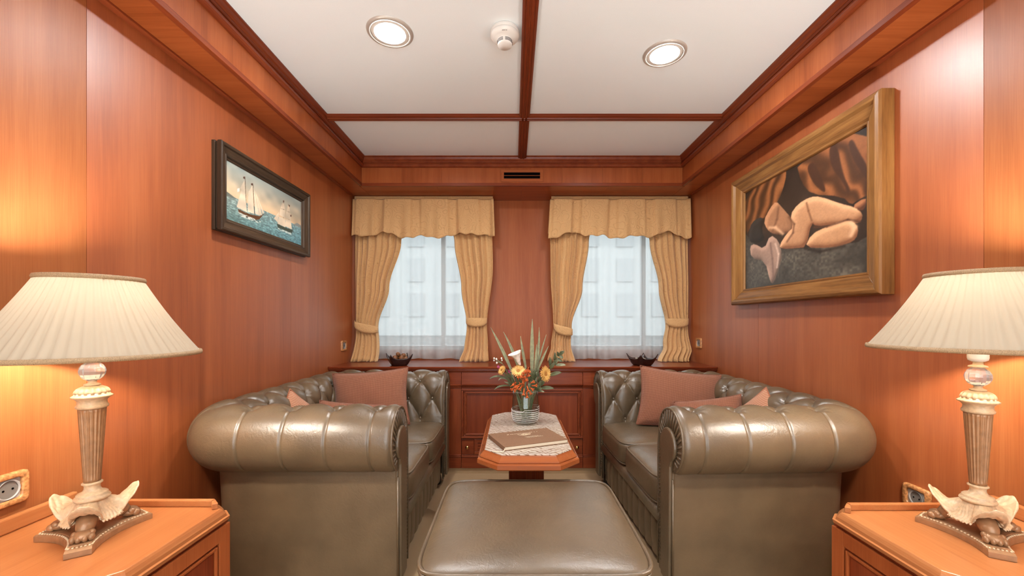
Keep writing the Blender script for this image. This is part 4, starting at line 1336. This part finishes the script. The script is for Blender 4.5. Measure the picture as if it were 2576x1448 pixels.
def paint_ships():
    H, Wd = 200, 480
    Y, X = np.meshgrid(np.linspace(0, 1, H), np.linspace(0, 1, Wd), indexing='ij')
    n2 = vnoise((H, Wd), (8, 12), 5); n3 = vnoise((H, Wd), (70, 44), 6); n4 = vnoise((H, Wd), (44, 90), 8)
    t = np.clip((Y + .12 * (n2 - .5)) / .58, 0, 1)[..., None]
    sky = rgb(150, 162, 156) * (1 - t) + rgb(222, 190, 150) * t
    sky = sky * (.92 + .16 * n2[..., None])
    sea0 = rgb(146, 160, 152) * (1 - X[..., None]) + rgb(128, 168, 172) * X[..., None]
    d = np.clip((Y - .57) / .43, 0, 1)[..., None]
    sea = sea0 * (1 - d) + (rgb(96, 128, 124) * (1 - X[..., None]) + rgb(96, 150, 160) * X[..., None]) * d
    sea = sea * (.74 + .42 * n3 * n4 + .26 * n3)[..., None]
    img = np.where((Y > .575)[..., None], sea, sky)
    put(img, inside(SHIP['hill'], X, Y), rgb(104, 110, 100), 1)
    put(img, inside([(.86, .60), (.93, .52), (1.01, .55), (1.01, .60)], X, Y), rgb(140, 146, 140), 1)
    for k in ('hull1',):
        put(img, inside(SHIP[k], X, Y), rgb(92, 60, 36), 0)
    put(img, inside(SHIP['hull2'], X, Y), rgb(60, 76, 66), 0)
    for (xa, ya, xb, yb) in ((.205, .12, .222, .78), (.298, .17, .316, .76), (.706, .18, .712, .76), (.785, .20, .80, .76)):
        dx, dy = xb - xa, yb - ya
        u = np.clip((Y - ya) / dy, 0, 1)
        put(img, (np.abs(X - (xa + dx * u)) < .0020) & (Y > ya) & (Y < yb), rgb(84, 58, 38), 0)
    for k in SHIP:
        if k.startswith('s1') or k.startswith('s2'):
            m = inside(SHIP[k], X, Y)
            put(img, m, rgb(226, 208, 180) * (.84 + .25 * n2[..., None]), 0)
    put(img, inside([(.125, .80), (.40, .81), (.36, .86), (.16, .86)], X, Y) & (n3 > .45), rgb(206, 212, 200), 1)
    put(img, inside([(.60, .80), (.86, .80), (.84, .84), (.62, .84)], X, Y) & (n3 > .5), rgb(200, 214, 206), 1)
    for (fx, fy) in ((.185, .135), (.275, .18), (.70, .19), (.79, .22), (.815, .42)):
        put(img, inside([(fx, fy), (fx + .02, fy - .02), (fx + .02, fy + .025), (fx, fy + .03)], X, Y), rgb(88, 60, 48), 0)
    put(img, inside([(.12, .40), (.145, .37), (.145, .43), (.12, .46)], X, Y), rgb(214, 216, 206), 0)
    return img

def frame_side(parent, name, mat, prof_, p0, p1, inward, sgn):
    """mitred moulding between two outer corners (y,z); prof: (distance in from edge, height off the wall)"""
    (y0, z0), (y1, z1) = p0, p1
    iy, iz = inward
    ty, tz = (y1 - y0), (z1 - z0)
    ln = math.hypot(ty, tz); ty, tz = ty / ln, tz / ln
    ra, rb = [], []
    for q, hgt in prof_:
        ra.append((sgn * hgt, y0 + iy * q + ty * q, z0 + iz * q + tz * q))
        rb.append((sgn * hgt, y1 + iy * q - ty * q, z1 + iz * q - tz * q))
    return MB().loft([ra, rb]).build(name, mat, parent, bevel=.0012)

def framed(name, label, x, y0, y1, z0, z1, sgn, prof_, mats, img, cw, inner_off, lead=None):
    cy, cz = (y0 + y1) / 2, (z0 + z1) / 2
    T = thing(name, label, 'painting', (x, cy, cz))
    hy, hz = (y1 - y0) / 2, (z1 - z0) / 2
    c = [(-hy, -hz), (hy, -hz), (hy, hz), (-hy, hz)]
    inw = [(0, 1), (-1, 0), (0, -1), (1, 0)]
    for k in range(4):
        frame_side(T, 'frame_moulding', mats[k % 2], prof_, c[k], c[(k + 1) % 4], inw[k], sgn)
    ch, cwid = 2 * hz - 2 * cw, 2 * hy - 2 * cw
    canvas_obj('canvas', img, cwid + .004, ch + .004, T, (sgn * inner_off, 0, 0), 1 if sgn > 0 else -1)
    return T
pr_ship = [(0, 0), (0, .014), (.004, .016), (.008, .016), (.008, .022), (.002, .024), (.0, .030), (.0, .044), (.005, .048), (.016, .047), (.020, .040), (.030, .036), (.044, .032), (.048, .034), (.052, .033), (.056, .024), (.062, .024), (.066, .020), (.066, 0)]
framed('framed_painting', 'sea painting of two sailing ships in a dark wooden frame', XL, 1.845, 2.655, 1.540, 1.945, 1, pr_ship, ('dark_wood', 'dark_wood_z'), paint_ships(), .066, .018)
pr_big = [(0, 0), (0, .050), (.006, .058), (.020, .062), (.030, .058), (.040, .046), (.058, .040), (.076, .034), (.086, .026), (.090, .028), (.096, .027), (.100, .018), (.100, 0)]
framed('framed_painting', 'large painting of a reclining nude figure in a worn gilt frame', XR, 1.610, 2.715, 1.232, 2.043, -1, pr_big, ('gilt', 'gilt_z'), paint_reclining(), .100, .016)

# ================================================================== curtains
def interp(keys, t):
    ks = sorted(keys)
    for (a, va), (b, vb) in zip(ks[:-1], ks[1:]):
        if t <= b:
            f = (t - a) / (b - a)
            f = f * f * (3 - 2 * f) if True else f
            return va + (vb - va) * f
    return ks[-1][1]

def curtain(label, outer, inner, ybase, seed, nfold=7, tie_z=1.085, drop_in=.03):
    """outer/inner: x over height fraction t (0 top, 1 on the ledge)"""
    ztop, zbot = 2.02, .796
    rnd = random.Random(seed)
    na, nt_ = 160, 60
    tt = (ztop - tie_z) / (ztop - zbot)
    ph = [rnd.uniform(-.5, .5) for _ in range(4)]
    P = []; uvs = []
    T = thing('curtain', label, 'curtain', ((interp(outer, 0) + interp(inner, 0)) / 2, ybase, zbot), 0, 'ochre damask curtains at the windows')
    ox, oy, oz = T.location
    for j in range(nt_ + 1):
        t = j / nt_
        z = ztop + (zbot - ztop) * t
        xo, xi = interp(outer, t), interp(inner, t)
        gather = math.exp(-((t - tt) / .10) ** 2)
        fl = max(0, (t - tt - .06) / (1 - tt - .06))
        row = []
        for i in range(na + 1):
            a = i / na
            aw = a + .018 * math.sin(2 * PI * (a * 2.3 + ph[0])) + .02 * (t - .5) * math.sin(2 * PI * (a * 1.4 + ph[1]))
            w = math.sin(2 * PI * nfold * aw + ph[2])
            w = 2 * abs(math.sin(PI * nfold * aw + ph[2])) ** .5 - 1
            amp = (.022 + .008 * min(1, t / tt) - .008 * gather + .006 * fl) * (.75 + .25 * math.sin(2 * PI * (a * 1.7 + ph[3])))
            x = xo + (xi - xo) * a + .004 * math.sin(2 * PI * nfold * aw + 2 * ph[2]) * (1 if xi > xo else -1)
            y = ybase - amp * w - .018 * gather * math.sin(PI * a) - .11 * fl ** 1.6 + .006 * math.sin(9 * t + 7 * a)
            zz = z + (.010 * math.sin(5 * a + ph[3]) * fl if t < 1 else 0)
            row.append((x - ox, y - oy, zz - oz))
            uvs.append((a * .62, t * 1.22))
        P.append(row)
    mb = MB().grid(P)
    mb.uv = uvs
    o = mb.build('drape', 'damask', T, True, fix=False)
    sm = o.modifiers.new('thick', 'SOLIDIFY'); sm.thickness = .002
    # tieback: a curved band hugging the gathered cloth
    xo, xi = interp(outer, tt), interp(inner, tt)
    P = []; uvs = []
    n = 30
    for k in range(n + 1):
        f = k / n
        ang = PI * f
        x = (xo + xi) / 2 - (xi - xo) * .52 * math.cos(ang)
        y = ybase + .004 - (.050) * math.sin(ang) ** .6
        zc = tie_z + .030 - drop_in * 2.0 * f - .018 * math.sin(PI * f)
        wd = .020 + .018 * math.sin(PI * f)
        row = []
        for q in range(5):
            g = q / 4 - .5
            row.append((x - ox, y - .004 * math.cos(PI * g) - oy, zc + g * 2 * wd - oz))
            uvs.append((f * .3, g * .09 + .5))
        P.append(row)
    mb = MB().grid(P); mb.uv = uvs
    o = mb.build('tieback', 'damask', T, True, fix=False)
    sm = o.modifiers.new('thick', 'SOLIDIFY'); sm.thickness = .003; sm.offset = 0
    return T

YC = 3.475
curtain('ochre curtain tied back at the far left, beside the left wall', [(0, -1.340), (.76, -1.340), (1, -1.345)], [(0, -.90), (.18, -.955), (.5, -1.055), (.765, -1.150), (1, -1.115)], YC, 1)
curtain('ochre curtain tied back on the right side of the left window', [(0, -.185), (.35, -.175), (.765, -.225), (.9, -.215), (1, -.205)], [(0, -.56), (.18, -.50), (.5, -.44), (.765, -.395), (.9, -.41), (1, -.445)], YC, 2, 6, 1.105, -.0)
curtain('ochre curtain tied back on the left side of the right window', [(0, .318), (.4, .322), (.765, .345), (.9, .325), (1, .285)], [(0, .69), (.18, .645), (.5, .59), (.765, .500), (.9, .49), (1, .515)], YC, 3, 7, 1.065, .03)
curtain('ochre curtain tied back at the far right, beside the right wall', [(0, 1.480), (.76, 1.478), (.92, 1.490), (1, 1.440)], [(0, 1.10), (.18, 1.165), (.5, 1.240), (.765, 1.300), (.9, 1.27), (1, 1.195)], YC, 4, 6, 1.10, .0)

def valance(label, x0, x1, flare_l, flare_r, seed):
    T = thing('valance', label, 'valance', ((x0 + x1) / 2, 3.45, 1.84), 0, 'ochre pleated valances above the windows')
    ox, oy, oz = T.location
    rnd = random.Random(seed)
    W = x1 - x0
    pleats = [.02, .16, .22, .42, .48, .68, .74, .90, .98]
    n = 220
    P = []; uvs = []
    z0, z1 = 2.152, 1.838
    for j in range(25):
        t = j / 24
        row = []
        for i in range(n + 1):
            a = i / n
            xa = x0 - flare_l * t
            xb = x1 + flare_r * t
            # box-pleat steps
            st = sum((1 if k % 2 == 0 else -1) * (1 / (1 + math.exp(-(a - p) / .004))) for k, p in enumerate(pleats))
            y = 3.440 - .022 * st - .022 * t - .010 * t * math.sin(2 * PI * a * 5 + seed) - .006 * t * math.sin(2 * PI * a * 13 + 2 * seed)
            z = z0 + (z1 - z0) * t
            if t > .6:
                z += (t - .6) / .4 * (.012 * math.sin(2 * PI * a * 4.3 + seed) + .006 * math.sin(2 * PI * a * 11) + .035 * (math.exp(-((a - .20) / .10) ** 2) + math.exp(-((a - .82) / .10) ** 2)) - .012)
            # returns to the wall at the ends
            row.append((xa + (xb - xa) * a - ox, y - oy, z - oz)); uvs.append((a * W * 1.0, t * .32 + .1))
        P.append(row)
    mb = MB().grid(P); mb.uv = uvs
    o = mb.build('skirt', 'damask', T, True, fix=False)
    sm = o.modifiers.new('thick', 'SOLIDIFY'); sm.thickness = .003
    mb = MB(); mb.uv = []
    P = []
    for z in (2.150, 2.158, 2.176, 2.180):
        P.append([(x0 + .006 + (W - .012) * i / 60 - ox, 3.462 - (.004 if 2.151 < z < 2.179 else 0) - oy, z - oz) for i in range(61)])
        mb.uv += [(W * i / 60, z) for i in range(61)]
    mb.grid(P)
    o = mb.build('heading_band', 'damask', T, True, fix=False)
    sm = o.modifiers.new('thick', 'SOLIDIFY'); sm.thickness = .004
    # side returns
    for xs_, f in ((x0, -flare_l), (x1, flare_r)):
        P = []; uv_ = []
        for j in range(9):
            t = j / 8
            P.append([(xs_ + f * t * (1 - q * .6) - ox, 3.438 - .022 * t + q * .10 - oy, 2.152 - .29 * t - oz) for q in (0, .5, 1)])
            uv_ += [(q * .1, t * .3) for q in (0, .5, 1)]
        mb = MB().grid(P); mb.uv = uv_
        o = mb.build('return', 'damask', T, True, fix=False)
        sm = o.modifiers.new('thick', 'SOLIDIFY'); sm.thickness = .003
    Box('track', 'plastic', x0 + .01 - ox, x1 - .01 - ox, 3.466 - oy, 3.50 - oy, 2.162 - oz, 2.1835 - oz, T)
    return T
valance('ochre pleated valance over the left window', -1.345, -.165, .0, .012, 1)
valance('ochre pleated valance over the right window', .315, 1.482, .022, .0, 4)

def voile(label, x0, x1, seed):
    T = MB(); P = []
    rnd = random.Random(seed)
    ph = [rnd.uniform(0, 6) for _ in range(6)]
    n = 200
    for j in range(31):
        t = j / 30
        z = 2.06 + (.800 - 2.06) * t
        row = []
        for i in range(n + 1):
            a = i / n
            x = x0 + (x1 - x0) * a
            w = math.sin(2 * PI * (9 * a + .25 * math.sin(2 * PI * 2 * a + ph[0]))) + .5 * math.sin(2 * PI * 5.3 * a + ph[1])
            y = 3.555 + .016 * (.6 + .4 * t) * math.copysign(abs(w) ** .8, w)
            row.append((x, y, z + (.004 * math.sin(2 * PI * 4.2 * a + ph[2]) if j == 30 else 0)))
        P.append(row)
    o = T.grid(P).build('sheer_curtain', 'sheer', None, True, fix=False)
    return tag(o, label, 'sheer curtain', 'white sheers over the windows')
voile('white sheer voile hanging over the left window', -1.30, -.24, 3)
voile('white sheer voile hanging over the right window', .39, 1.44, 9)

# ================================================================== bowls on the ledge
def bowl(label, x, y, rot, fill):
    T = thing('bowl', label, 'bowl', (x, y, lz), rot, 'dark square bowls on the window ledge')
    def prof(th, t, wall):
        # square plan whose corners rise and reach out
        c = max(abs(math.cos(th)), abs(math.sin(th)))
        corner = (1 / c - 1) / (math.sqrt(2) - 1)
        rim = (.080 / c) * (1 + .04 * corner)
        base = .050 / c * (.92 if corner > .5 else 1)
        r = base + (rim - base) * t ** .75
        z = (.052 + .036 * corner ** 2) * t
        return r, z
    n = 64
    P = []
    for k in range(n):
        th = 2 * PI * k / n
        col = [(0, 0, .0005)]
        for j in range(8):
            r, z = prof(th, j / 7, 0); col.append((r * math.cos(th), r * math.sin(th), z + .0005))
        for j in range(7, -1, -1):
            r, z = prof(th, j / 7, 0); r -= .006; col.append((r * math.cos(th), r * math.sin(th), max(.006, z + .001)))
        col.append((0, 0, .006))
        P.append(col)
    MB().grid(P, cu=True).build('shell', 'bowl', T, True)
    return T
bowl('dark square bowl full of brown dried pods, under the left window', -.865, 3.108, R_(28), 1)
rnd = random.Random(5)
pods = [(-.03, -.01, .052, .026), (.022, -.018, .055, .024), (.0, .025, .058, .026), (.045, .01, .050, .022), (-.008, .0, .083, .022), (.032, .004, .078, .018), (-.045, .02, .050, .02)]
for i, (px, py, pz, r) in enumerate(pods):
    o = MB().ball((0, 0, 0), (r, r * .8, r * .75), 12, 8).build('dried_pod', 'tan_bead', None, True, loc=(-.865 + px, 3.108 + py, lz + pz))
    o.rotation_euler = (rnd.random() * 2, rnd.random() * 2, rnd.random() * 3)
    tag(o, 'brown dried pod heaped in the bowl under the left window', 'dried pod', 'brown dried pods in the left bowl')
    MB().tube([(r * .98, r * .45 * math.cos(a), r * .45 * math.sin(a)) for a in np.linspace(0, 2 * PI, 16, endpoint=False)], .0035, 6, closed=True).build('rim', 'grey_pod', o, True)
bowl('dark square bowl holding pale dried petals, under the right window', .978, 3.108, R_(22), 0)
for i, (px, py, pz, r) in enumerate([(-.02, .01, .040, .026), (.015, .0, .044, .028), (.0, -.02, .040, .024), (.03, .02, .038, .022)]):
    o = MB().ball((0, 0, 0), (r, r * .6, r * .45), 12, 8).build('dried_petal', 'grey_pod', None, True, loc=(.968 + px, 3.108 + py, lz + pz))
    o.rotation_euler = (rnd.random(), rnd.random(), rnd.random() * 3)
    tag(o, 'pale dried petal lying in the bowl under the right window', 'dried petal', 'pale dried petals in the right bowl')

# ================================================================== vase and flowers
VX, VY, VZ = .068, 2.275, .5625
vz = thing('vase', 'clear glass vase with white trailed threads on the marble table', 'vase', (VX, VY, VZ))
outp = [(0, .0), (.048, .0), (.060, .006), (.070, .022), (.0755, .05), (.0765, .075), (.0745, .11), (.0715, .15), (.0700, .176)]
inp = [(.0675, .176), (.069, .15), (.072, .11), (.074, .075), (.073, .05), (.067, .024), (.056, .012), (0, .010)]
MB().lathe(outp + inp, 64, caps=False).build('glass_body', 'vase', vz, True)
def rad(z):
    for (r0, z0), (r1, z1) in zip(outp[1:-1], outp[2:]):
        if z0 <= z <= z1: return r0 + (r1 - r0) * (z - z0) / (z1 - z0)
    return .07
th_ = []
for k in range(360):
    a = 2 * PI * k / 48
    z = .092 - .0112 * (k / 48) + .003 * math.sin(a + 1) - (.006 if k < 40 else 0) * (k / 40)
    th_.append(((rad(max(.008, z)) + .001) * math.cos(a - .6), (rad(max(.008, z)) + .001) * math.sin(a - .6), max(.006, z)))
MB().tube(th_, .0013, 6).build('glass_thread', 'plastic', vz, True)
MB().tube([(.0690 * math.cos(2 * PI * k / 64), .0690 * math.sin(2 * PI * k / 64), .1765) for k in range(64)], .0014, 8, closed=True).build('rim', 'crystal', vz, True)

K = 2.275 / 1030
def at(zx, zy, dy=0.0):
    """a spot in the bouquet, relative to the vase foot"""
    return Vector(((1220 + .19337 * zx - 1291) * K - VX, dy, 1.125 + (808 - (800 + .19337 * zy)) * K - VZ))
def curve3(a, b, c, n=12):
    return [(1 - t) ** 2 * a + 2 * t * (1 - t) * b + t * t * c for t in [i / n for i in range(n + 1)]]
fr_ = random.Random(11)
def foot_pt():
    a = fr_.uniform(0, 2 * PI); r = fr_.uniform(.005, .042)
    return Vector((r * math.cos(a), r * math.sin(a), .016))
def fl(name, label, cat, group=None):
    return thing(name, label, cat, (VX, VY, VZ), 0, group)
def add_stem(T, end, r=.0028):
    f = foot_pt()
    mid = Vector((end.x * .35, end.y * .4 , .12 + .25 * max(0, end.z - .12)))
    mid.x = max(-.05, min(.05, mid.x)); mid.y = max(-.05, min(.05, mid.y))
    MB().tube(curve3(f, mid, end), r, 8).build('stem', 'stem', T, True)

def blade(label, base, tip, width, bend, twist=0.0):
    T = fl('strap_leaf', label, 'leaf', 'long strap leaves in the vase')
    f = foot_pt(); f.x *= .5; f.y *= .5
    base = Vector(base); tip = Vector(tip)
    mid = (base + tip) / 2 + Vector((bend, -.01, 0))
    cl = curve3(f, Vector((base.x * .4, base.y * .4, .10)), base, 6)[:-1] + curve3(base, mid, tip, 16)
    n = len(cl)
    P = []
    for i, p in enumerate(cl):
        t = i / (n - 1)
        w = width * (.35 + .65 * min(1, t / .45)) * (1 - max(0, (t - .55) / .45) ** 1.6) + .0004
        d = (cl[min(i + 1, n - 1)] - cl[max(i - 1, 0)]).normalized()
        s_ = d.cross(Vector((math.sin(twist), -math.cos(twist), 0))).normalized()
        nn = s_.cross(d)
        P.append([tuple(p + s_ * w * g + nn * (w * .35 * (g * g) )) for g in (-1, -.5, 0, .5, 1)])
    o = MB().grid(P).build('blade', 'blade', T, True)
    sm = o.modifiers.new('thick', 'SOLIDIFY'); sm.thickness = .0012
    return T
blade('tall strap leaf leaning furthest left in the vase', at(330, 650, .02), at(65, 118, .05), .0088, .008)
blade('strap leaf curving left behind the white calla lily', at(425, 620, .03), at(235, 178, .05), .0085, .012)
blade('short upright strap leaf just right of the calla lily', at(530, 630, .03), at(464, 235, .04), .0068, -.004)
blade('tallest upright strap leaf in the middle of the vase', at(612, 680, .0), at(618, 8, .02), .0105, -.002)
blade('strap leaf right of the tallest one', at(655, 680, .02), at(710, 115, .04), .0078, .014)
blade('thin reddish-tipped strap leaf leaning right', at(690, 620, .03), at(808, 215, .05), .0040, -.004)
blade('short strap leaf leaning furthest right', at(700, 640, .0), at(830, 362, .01), .0055, -.004)
blade('small hidden strap leaf between the two tall ones', at(650, 640, -.01), at(672, 340, .0), .0050, .0)

def leaf_part(T, name, base, tip, width, bow, mat='leaf', side=None):
    base, tip = Vector(base), Vector(tip)
    mid = (base + tip) / 2 + Vector(bow)
    cl = curve3(base, mid, tip, 12)
    P = []
    for i, p in enumerate(cl):
        t = i / 12
        w = width * math.sin(PI * min(1, t * .96 + .02)) ** .8 * (1 - .25 * t) + .0004
        d = (cl[min(i + 1, 12)] - cl[max(i - 1, 0)]).normalized()
        s_ = d.cross(Vector(side or (0.15, -1, .35))).normalized()
        nn = s_.cross(d)
        P.append([tuple(p + s_ * w * g + nn * w * .3 * abs(g)) for g in (-1, -.5, 0, .5, 1)])
    o = MB().grid(P).build(name, mat, T, True)
    sm = o.modifiers.new('thick', 'SOLIDIFY'); sm.thickness = .0010
    return o

def gerbera(label, c, facing, r, n=22):
    T = fl('daisy', label, 'flower', 'amber daisies in the vase')
    c = Vector(c); f = Vector(facing).normalized()
    q = Vector((0, 0, 1)).rotation_difference(f)
    add_stem(T, c - f * .006)
    for lay, (rr, lift, m) in enumerate(((1.0, .10, n), (.82, .28, n - 3))):
        pm = MB()
        for k in range(m):
            a = 2 * PI * k / m + lay * .13 + fr_.uniform(-.05, .05)
            L_ = r * rr * fr_.uniform(.92, 1.05)
            P = []
            for i in range(6):
                t = i / 5
                w = r * .115 * math.sin(PI * (.12 + .80 * t)) ** .6
                row = []
                for g in (-1, 0, 1):
                    x = r * .14 + (L_ - r * .14) * t
                    p = Vector((x * math.cos(a) - w * g * math.sin(a), x * math.sin(a) + w * g * math.cos(a), r * lift * (1 - t * .6) * t * 2 - .0015 * abs(g) + lay * .0015))
                    row.append(tuple(c + q @ p))
                P.append(row)
            pm.grid(P)
        pm.build('petals', 'petal_y', T, True)
    e = MB()
    for k in range(60):
        rr = r * .30 * math.sqrt(k / 60); a = k * 2.399
        p = c + q @ Vector((rr * math.cos(a), rr * math.sin(a), r * .13 * (1 - (k / 60) * .5)))
        e.ball(tuple(p), r * .055, 6, 4)
    e.build('eye', 'petal_c', T, True)
    return T
gerbera('amber daisy at the left edge of the bouquet, seen from the side', at(222, 668, -.03), (-.75, -.62, .45), .0285)
gerbera('large amber daisy facing forward in the middle of the bouquet', at(432, 672, -.055), (-.05, -.62, .62), .040)
gerbera('amber daisy turned right at the right side of the bouquet', at(778, 715, -.03), (.72, -.68, .12), .045)

# calla lily
T = fl('calla_lily', 'white calla lily standing in front of the strap leaves', 'flower')
cb, ct = at(455, 600, -.035), at(415, 455, -.045)
add_stem(T, cb, .0036)
ax = (ct - cb); LN = ax.length
P = []
for i in range(15):
    t = i / 14
    cc = cb + ax * t + Vector((-.004, 0, 0)) * math.sin(PI * t)
    row = []
    for k in range(28):
        a = 2 * PI * k / 28
        r = .0035 + .0155 * t ** .75
        flr = max(0, t - .55) / .45
        # the spathe opens and folds out towards the left
        lean = (math.cos(a - PI * 1.08) * .5 + .5)
        p = cc + Vector((math.cos(a), math.sin(a), 0)) * r * (1 + 1.15 * flr * lean) + Vector((0, 0, 1)) * (.010 * flr * math.cos(a - .6) + .012 * flr)
        p += Vector((-.008 * flr * lean, 0, -.010 * flr ** 2 * lean))
        row.append(tuple(p))
    P.append(row)
o = MB().grid(P, cv=True).build('spathe', 'petal_w', T, True)
sm = o.modifiers.new('thick', 'SOLIDIFY'); sm.thickness = .0012
MB().tube([tuple(cb + ax * .3), tuple(cb + ax * .95)], .0028, 8).build('spadix', 'petal_y', T, True)

# orange montbretia
T = fl('montbretia', 'orange flower spike with drooping florets at the front of the bouquet', 'flower')
arch = curve3(at(470, 900, -.03), at(560, 760, -.06), at(360, 880, -.09), 16)
add_stem(T, at(470, 900, -.03))
MB().tube(arch, .0026, 8).build('spike', 'petal_o', T, True)
arch2 = curve3(at(500, 880, -.04), at(520, 740, -.07), at(560, 620, -.07), 12)
MB().tube(arch2, .0022, 8).build('spike', 'petal_o', T, True)
def floret(p, d, ln, r):
    p, d = Vector(p), Vector(d).normalized()
    m = MB().tube([p, p + d * ln * .5, p + d * ln], [r * .5, r * .7, r], 8)
    q = Vector((0, 0, 1)).rotation_difference(d)
    for k in range(5):
        a = 2 * PI * k / 5
        e = p + d * ln
        u = q @ Vector((math.cos(a), math.sin(a), 0))
        m.tube([e, e + u * r * 1.2 + d * ln * .25, e + u * r * 2.2 + d * ln * .35], [r * .6, r * .55, r * .1], 6)
    m.build('floret', 'petal_o', T, True)
for (zx, zy, dx, dz, ln) in ((540, 850, .3, -1, .020), (505, 880, -.1, -1, .024), (560, 900, .5, -.8, .018), (480, 840, -.5, -.8, .020), (600, 850, 1, .1, .018), (580, 820, .9, .5, .016), (520, 800, .2, .4, .014), (450, 850, -.8, -.5, .016), (420, 850, -.6, -.6, .014), (535, 920, .1, -1, .022), (575, 870, .8, -.5, .016), (495, 760, -.4, .5, .014), (540, 740, .5, .5, .013), (520, 700, .1, .7, .012), (550, 690, .5, .4, .011), (390, 850, -.5, .5, .010), (370, 880, -.7, -.4, .010)):
    floret(at(zx, zy, -.075), (dx, -.5, dz), ln * 1.25, .0050)

fr2 = random.Random(21)
for k in range(26):
    t = fr2.random()
    c0 = curve3(at(370, 880), at(520, 760), at(560, 640), 10)[int(t * 10)]
    floret((c0.x + fr2.gauss(0, .008), -.07 + fr2.gauss(0, .012), c0.z + fr2.gauss(0, .008)), (fr2.gauss(0, .8), -.6, fr2.gauss(-.1, .7)), fr2.uniform(.010, .018), .0036)

# pink blossoms and buds
for lab, (zx, zy) in (('small magenta blossom cluster left of the big daisy', (325, 690)), ('small magenta blossom cluster above the left daisy', (178, 628))):
    T = fl('blossom_cluster', lab, 'flower', 'small magenta blossoms in the vase')
    c = at(zx, zy, -.02); add_stem(T, c, .0016)
    m = MB()
    for k in range(16):
        v = Vector((fr_.gauss(0, 1), fr_.gauss(0, 1), fr_.gauss(0, 1))).normalized() * fr_.uniform(.003, .009)
        m.ball(tuple(c + v), fr_.uniform(.0025, .0042), 7, 5)
    m.build('petals', 'petal_p', T, True)
T = fl('bud_sprig', 'sprig of pale cream buds at the far left of the bouquet', 'flower')
for (zx, zy, r) in ((120, 520, .0045), (150, 530, .0055), (155, 578, .0048), (215, 520, .0045), (118, 548, .004), (222, 545, .0035)):
    p = at(zx, zy, -.01)
    MB().ball(tuple(p), (r, r, r * 1.25), 10, 8).build('bud', 'petal_w', T, True)
    MB().tube(curve3(p, at(200, 560, -.01), at(245, 610, -.01), 8), .0012, 6).build('twig', 'stem', T, True)
add_stem(T, at(245, 610, -.01), .0018)

# leafy sprigs
T = fl('leafy_sprig', 'leafy green sprig reaching up to the right', 'leaves', 'leafy sprigs in the vase')
add_stem(T, at(820, 690, .0), .0024)
MB().tube(curve3(at(820, 690), at(880, 600), at(980, 450), 8), .0018, 6).build('twig', 'stem', T, True)
for (b0, t0, w) in (((850, 640), (840, 500), .010), ((880, 600), (940, 540), .013), ((905, 560), (905, 440), .010), ((930, 520), (1000, 560), .010), ((950, 490), (935, 430), .009), ((965, 470), (1025, 420), .011), ((960, 475), (1010, 520), .010), ((840, 660), (900, 570), .011)):
    leaf_part(T, 'leaf', at(*b0, -.005), at(*t0, -.02), w, (0, -.008, 0))
leaf_part(T, 'leaf', at(915, 610, -.005), at(1045, 605, -.02), .009, (0, -.004, .006), 'leaf_pale')
T = fl('leafy_sprig', 'broad green leaves spreading low on the right of the vase', 'leaves', 'leafy sprigs in the vase')
add_stem(T, at(720, 860, .0), .0022)
for (b0, t0, w, mt) in (((830, 745), (985, 695), .0115, 'leaf'), ((715, 905), (890, 900), .0115, 'leaf'), ((690, 945), (765, 945), .006, 'leaf_pale'), ((690, 830), (725, 740), .012, 'leaf'), ((560, 950), (600, 800), .014, 'leaf'), ((610, 940), (560, 830), .012, 'leaf_pale'), ((720, 880), (770, 800), .010, 'leaf'), ((660, 940), (740, 900), .010, 'leaf'), ((590, 780), (650, 660), .011, 'leaf'), ((640, 800), (600, 690), .014, 'leaf'), ((640, 780), (690, 650), .014, 'leaf'), ((660, 900), (640, 800), .013, 'leaf'), ((690, 930), (720, 800), .011, 'leaf'), ((600, 860), (560, 740), .012, 'leaf'), ((640, 930), (690, 860), .012, 'leaf'), ((700, 760), (660, 690), .010, 'leaf_pale')):
    leaf_part(T, 'leaf', at(*b0, -.01), at(*t0, -.035), w, (0, -.012, .008), mt)
T = fl('leafy_sprig', 'narrow grey-green leaves curling out on the left of the vase', 'leaves', 'leafy sprigs in the vase')
add_stem(T, at(360, 840, .0), .0022)
for (b0, m0, t0, w) in (((330, 800), (150, 700), (62, 780), .0055), ((345, 880), (200, 840), (122, 915), .0055), ((300, 800), (210, 740), (180, 795), .004), ((380, 830), (300, 740), (240, 700), .006), ((370, 870), (290, 830), (250, 810), .0045), ((370, 800), (300, 720), (270, 660), .005), ((400, 860), (350, 800), (330, 740), .007), ((420, 820), (400, 760), (390, 720), .007), ((430, 940), (370, 860), (350, 780), .010), ((460, 950), (420, 860), (400, 760), .011), ((400, 930), (340, 880), (300, 830), .008), ((480, 940), (470, 840), (440, 760), .010), ((390, 900), (330, 830), (290, 760), .007)):
    a, m_, b = at(*b0, -.01), at(*m0, -.03), at(*t0, -.04)
    leaf_part(T, 'leaf', a, b, w, m_ * 1.0 - (a + b) / 2, 'leaf_pale' if w < .005 else 'leaf')
